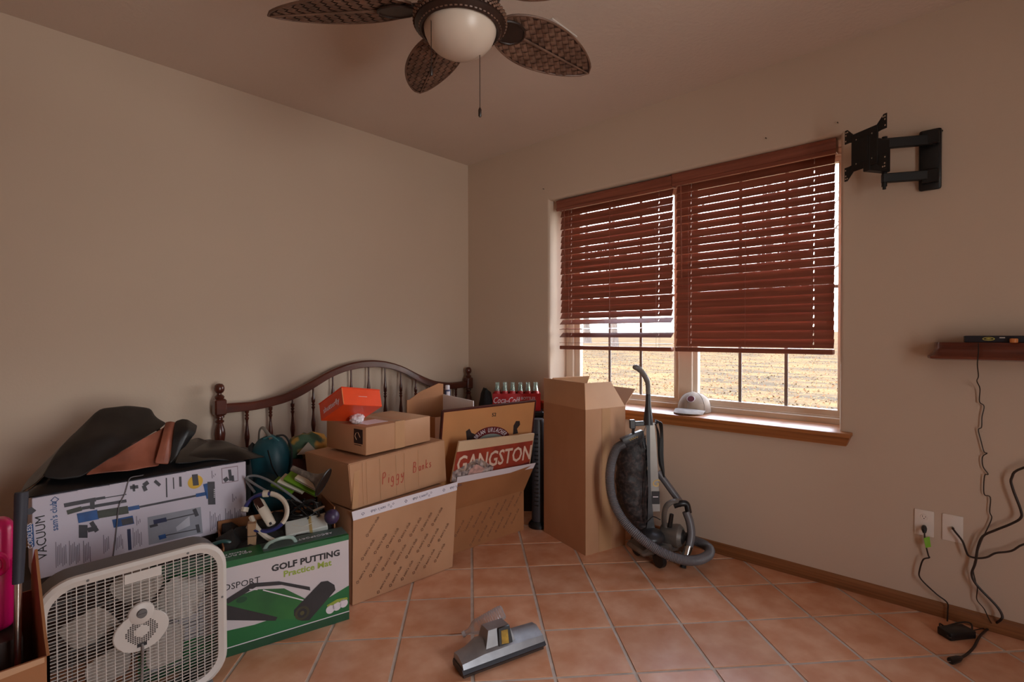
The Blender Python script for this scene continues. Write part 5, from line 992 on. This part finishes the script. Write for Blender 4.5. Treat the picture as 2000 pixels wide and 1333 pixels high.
B().tube(bez([K(1316, 988, -.01), K(1330, 984, -.02), K(1341, 986, -.02), K(1345, 1002, -.02)], 6), [.018]*19, 12).done('elbow', blackp, kb)
B().tube(bez([K(1340, 1000, -.02), K(1347, 1020, -.03), K(1350, 1045, -.05), K(1345, 1072, -.07)], 6), [.0225]*19, 14).done('curved_wand', hosem, kb)
B().tube([K(1345, 1068, -.07), K(1340, 1087, -.09)], .0235, 14).done('wand_collar', chrome, kb)
B().tube([K(1340, 1086, -.09), K(1336, 1096, -.10), K(1334, 1110, -.115)], [.014, .014, .017], 10).done('wand_tip', blackp, kb)
B().tube([K(1285, 922, .14), K(1333, 988, .08)], .020, 14).done('straight_wand', hosem, kb)
hp_ = bez([K(1218, 868, -.03), K(1204, 878, -.04), K(1194, 905, -.05), K(1191, 940, -.05), K(1198, 980, -.07), K(1218, 1018, -.11), K(1252, 1052, -.17), K(1290, 1078, -.21), K(1328, 1093, -.23), K(1360, 1095, -.20), K(1382, 1086, -.12), K(1386, 1074, -.06), K(1374, 1064, .0), K(1354, 1056, .05)], 40)
B().tube(hp_, [.0255+.0016*(1 if (i % 3) == 0 else -1) for i in range(len(hp_))], 12).done('hose', hosem, kb, ang=60)
B().tube([hp_[-1]+(hp_[-1]-hp_[-4])*.0, hp_[-1]+(hp_[-1]-hp_[-4]).normalized()*.05], .029, 14).done('hose_cuff', blackp, kb)
def bagf(u, v):
    rows = [(1238, 24, 856, .018), (1237, 27, 872, .04), (1235, 30, 900, .065), (1234, 32, 935, .075), (1235, 31, 970, .075), (1240, 27, 1000, .07), (1248, 20, 1020, .05), (1255, 14, 1034, .035)]
    t = v*(len(rows)-1); i = min(int(t), len(rows)-2); f = t-i; r = [rows[i][k]*(1-f)+rows[i+1][k]*f for k in range(4)]; a = u*6.28318
    c = K(r[0], r[2], .03); w_ = r[1]*.00296; n = 1+.12*noise.noise(Vector((math.cos(a)*1.5, math.sin(a)*1.5, v*9)))+.09*noise.noise(Vector((math.cos(a)*4, math.sin(a)*4, v*22)))
    return c+RGT*math.cos(a)*w_*n+F0*math.sin(a)*r[3]*n
B().grid(44, 60, bagf, wrap=True).done('dust_bag', bagm, kb, ang=75)
A, C = K(1214, 864, -.03), K(1256, 847, -.01); d = C-A; BC = frame(A, d, up=(0, 0, 1)); o = B(BC).box(0, d.length, -.02, .02, -.022, .022, .005, 2).done('bag_clamp', vdk, kb); B(BC).tube(bez([(d.length*(.3+.05*k), -.0204, .005*(-1)**k) for k in range(9)], 4), .0013, 5).done('script_mark', gold, o)
B().tube([K(1236, 850, -.01), K(1237, 838, 0)], .009, 8).done('hook_stem', vdk, kb)
BR = frame(K(1230, 838, 0), K(1262, 836, .0)-K(1230, 838, 0)); B(BR).box(0, .032, -.014, .014, 0, .052, .004).done('hook_block', vdk, kb); B(BR).box(.02, .105, -.011, .011, .014, .040, .003).done('bracket_arm', vdk, kb)
def colm(name, rows, t, m, d=0):
    b = B(); L = []
    for x0, x1, y in rows: L.append([b.v(K(x0, y, d-t/2)), b.v(K(x1, y, d-t/2)), b.v(K(x1, y, d+t/2)), b.v(K(x0, y, d+t/2))])
    for A_, C_ in zip(L, L[1:]):
        for j in range(4): b.f([A_[j], A_[(j+1) % 4], C_[(j+1) % 4], C_[j]])
    b.f(L[0]); b.f(L[-1]); return b.done(name, m, kb, ang=30)
co_ = colm('handle_column', [(1269, 1278, 826), (1269, 1281, 860), (1270, 1285, 920), (1271, 1289, 985), (1271, 1289, 1000)], .03, vmet)
colm('column_edge', [(1262, 1269.5, 826), (1264, 1270, 900), (1266, 1271.5, 960), (1265, 1277, 1020), (1262, 1280, 1035)], .036, vdk)
A = K(1280, 945, -.0155); T = frame(A, _r0); text('G', .058, T @ FR @ rot(-4, 'Z'), gold, co_, shear=.2, bold=.01); B(T).box(-.022, .024, -.001, .001, -.125, -.045).done('black_plate', inkb, co_); B(T).box(-.014, .016, -.0014, -.001, -.080, -.075).done('printed_line', whitep, co_)
B().tube([K(1266, 830, 0), K(1266, 812, 0), K(1266, 790, 0), K(1266, 770, 0)], [.030, .024, .0155, .014], 14).done('handle_neck', vdk, kb)
B().tube(bez([K(1266.5, 800, 0), K(1266, 765, 0), K(1264, 745, -.01), K(1256, 730, -.02), K(1246, 720, -.03), K(1237, 717, -.035)], 6), [.0135]*12+[.0155]*10+[.0165]*6+[.015, .013, .010], 12).done('grip', mat('grip_grey', (112, 106, 102), .42, var=.05), kb)
for k in range(4): B().tube(bez([K(1279, 820+k*3, -.01), K(1287+k*1.6, 826, .0), K(1290+k*1.5, 850, .02), K(1289+k*2, 890, .02), K(1293+k*1.4, 915+k*6, .02), K(1287+k, 905, .03), K(1284+k, 850, .03), K(1280, 822+k*2, .01)], 6), .0034, 6).done('cord_loop', blackp, kb)
B().tube(bez([K(1262, 832, -.02), K(1257, 845, -.03), K(1256, 860, -.04), K(1261, 878, -.05), K(1261, 850, -.04)], 6), .002, 6).done('bag_spring', blackp, kb)
B().tube(bez([K(1262, 900, -.04), K(1260, 940, -.05), K(1258, 990, -.05), K(1262, 1020, -.05), K(1275, 1010, -.04), K(1290, 1016, -.04)], 6), .003, 6).done('switch_wire', blackp, kb)
# ================================================================ FLOOR NOZZLE and WATER BOTTLE
nzl = mat('nozzle_silver', (150, 148, 148), .35, metal=.55, var=.1, scale=20); nzd = mat('nozzle_bumper', (50, 48, 52), .45, var=.1)
nA, nC = V(905, 1331, Z=0), V(1067, 1270, Z=0); NM = frame(nA, nC-nA); nw = (nC-nA).length
nz_ = thing('vacuum_nozzle', 'silver vacuum floor nozzle with a yellow window lying on the tiles in front', 'nozzle', NM)
def sect(b, secs):
    L = [[b.v(x, y, z) for y, z in s_] for x, s_ in secs]
    for A_, C_ in zip(L, L[1:]):
        n = len(A_)
        for j in range(n): b.f([A_[j], A_[(j+1) % n], C_[(j+1) % n], C_[j]])
    b.f(L[0][::-1]); b.f(L[-1]); return b
sect(B(NM), [(0, [(.012, .008), (.095, .008), (.10, .02), (.095, .034), (.012, .034), (0, .02)]), (nw, [(.012, .008), (.095, .008), (.10, .02), (.095, .034), (.012, .034), (0, .02)])]).done('bumper', nzd, nz_)
B(NM).box(.006, nw-.006, .010, .09, 0, .009).done('base_plate', mat('nozzle_base', (64, 46, 36), .5), nz_)
pr0 = [(.006, .034), (.098, .034), (.094, .056), (.06, .062), (.016, .05)]; prm = [(.006, .034), (.115, .034), (.112, .078), (.08, .085), (.020, .058)]
sect(B(NM), [(.004, pr0), (.05, [(.006, .034), (.098, .034), (.097, .064), (.066, .069), (.017, .054)]), (.10, prm), (nw*.62, prm), (nw*.66, [(.006, .034), (.108, .034), (.105, .07), (.07, .075), (.018, .056)]), (nw-.004, [(.006, .034), (.106, .034), (.104, .066), (.07, .072), (.018, .054)])]).done('cover', nzl, nz_)
nk = NM @ tr(nw*.30, .045, .06)
B(nk).hexa([(.0, -.012, .0), (.135, -.012, 0), (.135, .075, -.02), (0, .075, -.02), (.022, .010, .062), (.115, .010, .062), (.115, .07, .058), (.022, .07, .058)]).done('neck', nzl, nz_)
NF = quadframe(nk @ Vector((.055, -.0135, -.012)), nk @ Vector((.12, -.0135, -.012)), nk @ Vector((.06, .009, .066)))
la = B(NF).prism([(.004, 0), (.062, 0), (.066, .012), (.060, .078), (.006, .078), (0, .012)], -.004, .007, bev=.003).done('latch_frame', blackp, nz_); B(NF).prism([(.014, .018), (.046, .014), (.048, .064), (.018, .066)], .007, .0085).done('yellow_window', mat('amber', (196, 156, 50), .3, rgb2=(130, 96, 20), scale=30), la)
pet = glassmat('clear_plastic', (.98, .98, .99), .8, .12, haze=.22)
A, C = V(903, 1241, D=2.155), V(984, 1195, D=2.20); zz = (C-A).normalized(); xx = zz.orthogonal().normalized(); WT = Matrix((xx, zz.cross(xx), zz)).transposed().to_4x4(); WT.translation = A; bl_ = (C-A).length
bo = thing('water_bottle', 'empty clear ribbed water bottle lying across the back of the nozzle', 'bottle', A-Vector((0, 0, .02)))
pf = [(.010, .012), (.0105, .03), (.016, .04), (.026, .055), (.031, .07)]; z = .07
while z < bl_-.01: pf += [(.0315, z), (.0315, z+.005), (.0285, z+.0075)]; z += .0105
pf += [(.030, bl_-.006), (.022, bl_), (0, bl_-.004)]
B(WT).lathe(pf, 24).done('bottle_shell', pet, bo, ang=50); B(WT).lathe([(0, 0), (.0115, 0), (.0125, .002), (.0125, .013), (0, .013)], 18).done('screw_cap', mat('clear_white_cap', (216, 214, 216), .35), bo)
# ================================================================ BASEBALL CAP on the sill
cc = V(1358, 806, Z=.804); bt = thing('baseball_cap', 'faded beige baseball cap with a maroon patch lying on the oak window sill', 'cap', (cc.x, cc.y, .8035))
capm = mat('cap_cloth', (176, 158, 140), .85, rgb2=(146, 128, 114), scale=14, bump=.2, bscale=120); capw = mat('cap_brim', (186, 176, 168), .85, rgb2=(150, 138, 130), scale=20)
bdn = (-_r0*.62-F0*.78).normalized(); bsd = Vector((-bdn.y, bdn.x, 0)); CM_ = Matrix((bdn, bsd, Vector((0, 0, 1)))).transposed().to_4x4(); CM_.translation = (cc.x+.03*F0.x, cc.y+.03*F0.y, .8045); CM_ = CM_ @ Matrix.Scale(1.2, 4)
def crown(u, v):
    a = u*6.28318; e = v*math.pi/2; r_ = .088*math.cos(e)**.75 if v < 1 else 0; wob = 1+.03*noise.noise(Vector((math.cos(a)*2, math.sin(a)*2, v*4))); fl = 1+.10*max(0, math.cos(a))*math.sin(e*1.6)
    return (r_*math.cos(a)*1.12*wob*fl-.01, r_*math.sin(a)*.94*wob, .001+.098*math.sin(e)**.9*(1+.08*max(0, math.cos(a))))
B(CM_).grid(36, 12, crown, wrap=True).done('crown', capm, bt, ang=80)
def brim(u, v):
    a = (u-.5)*2.3; r_ = .085+.075*v*math.cos(a*.55); x, y = (.088+.070*v)*math.cos(a*.9), .086*math.sin(a*1.05)*(1-.05*v); return (x+.004, y, .012+.014*math.cos(a*1.1)-.016*v*v-abs(y)*.12*0+.0*v)
B(CM_).grid(16, 7, brim).solid(.003).done('brim', capw, bt, ang=80)
for k in range(6):
    u = k/6; B(CM_).tube([Vector(crown(u, v/10))*1.006 for v in range(10)], .0012, 5).done('panel_seam', capw, bt)
Q = Vector(crown(0.03, .46)); Q2 = Vector(crown(.03, .62)); nn = (Q2-Q).normalized(); yy = Vector((0, 1, 0)); nz2 = yy.cross(nn).normalized(); nz2 = nz2 if nz2.x > 0 else -nz2; PT2 = CM_ @ Matrix(((yy.x, nn.x, nz2.x, Q.x+nz2.x*.003), (yy.y, nn.y, nz2.y, Q.y+nz2.y*.003), (yy.z, nn.z, nz2.z, Q.z+nz2.z*.003), (0, 0, 0, 1)))
pt_ = B(PT2).lathe([(0, .0026), (.017, .0022), (.018, 0), (0, -.006)], 20).done('patch', mat('patch_maroon', (110, 44, 52), .8), bt); B(PT2).tube([(.0195*math.cos(6.2832*k/20), .0195*math.sin(6.2832*k/20), .0005) for k in range(20)], .0016, 5, closed=True).done('patch_border', whitep, pt_)
B(CM_).lathe([(0, .006), (.006, .004), (.007, 0), (0, -.003)], 12, L=tr(-.01, 0, .098)).done('top_button', capm, bt)
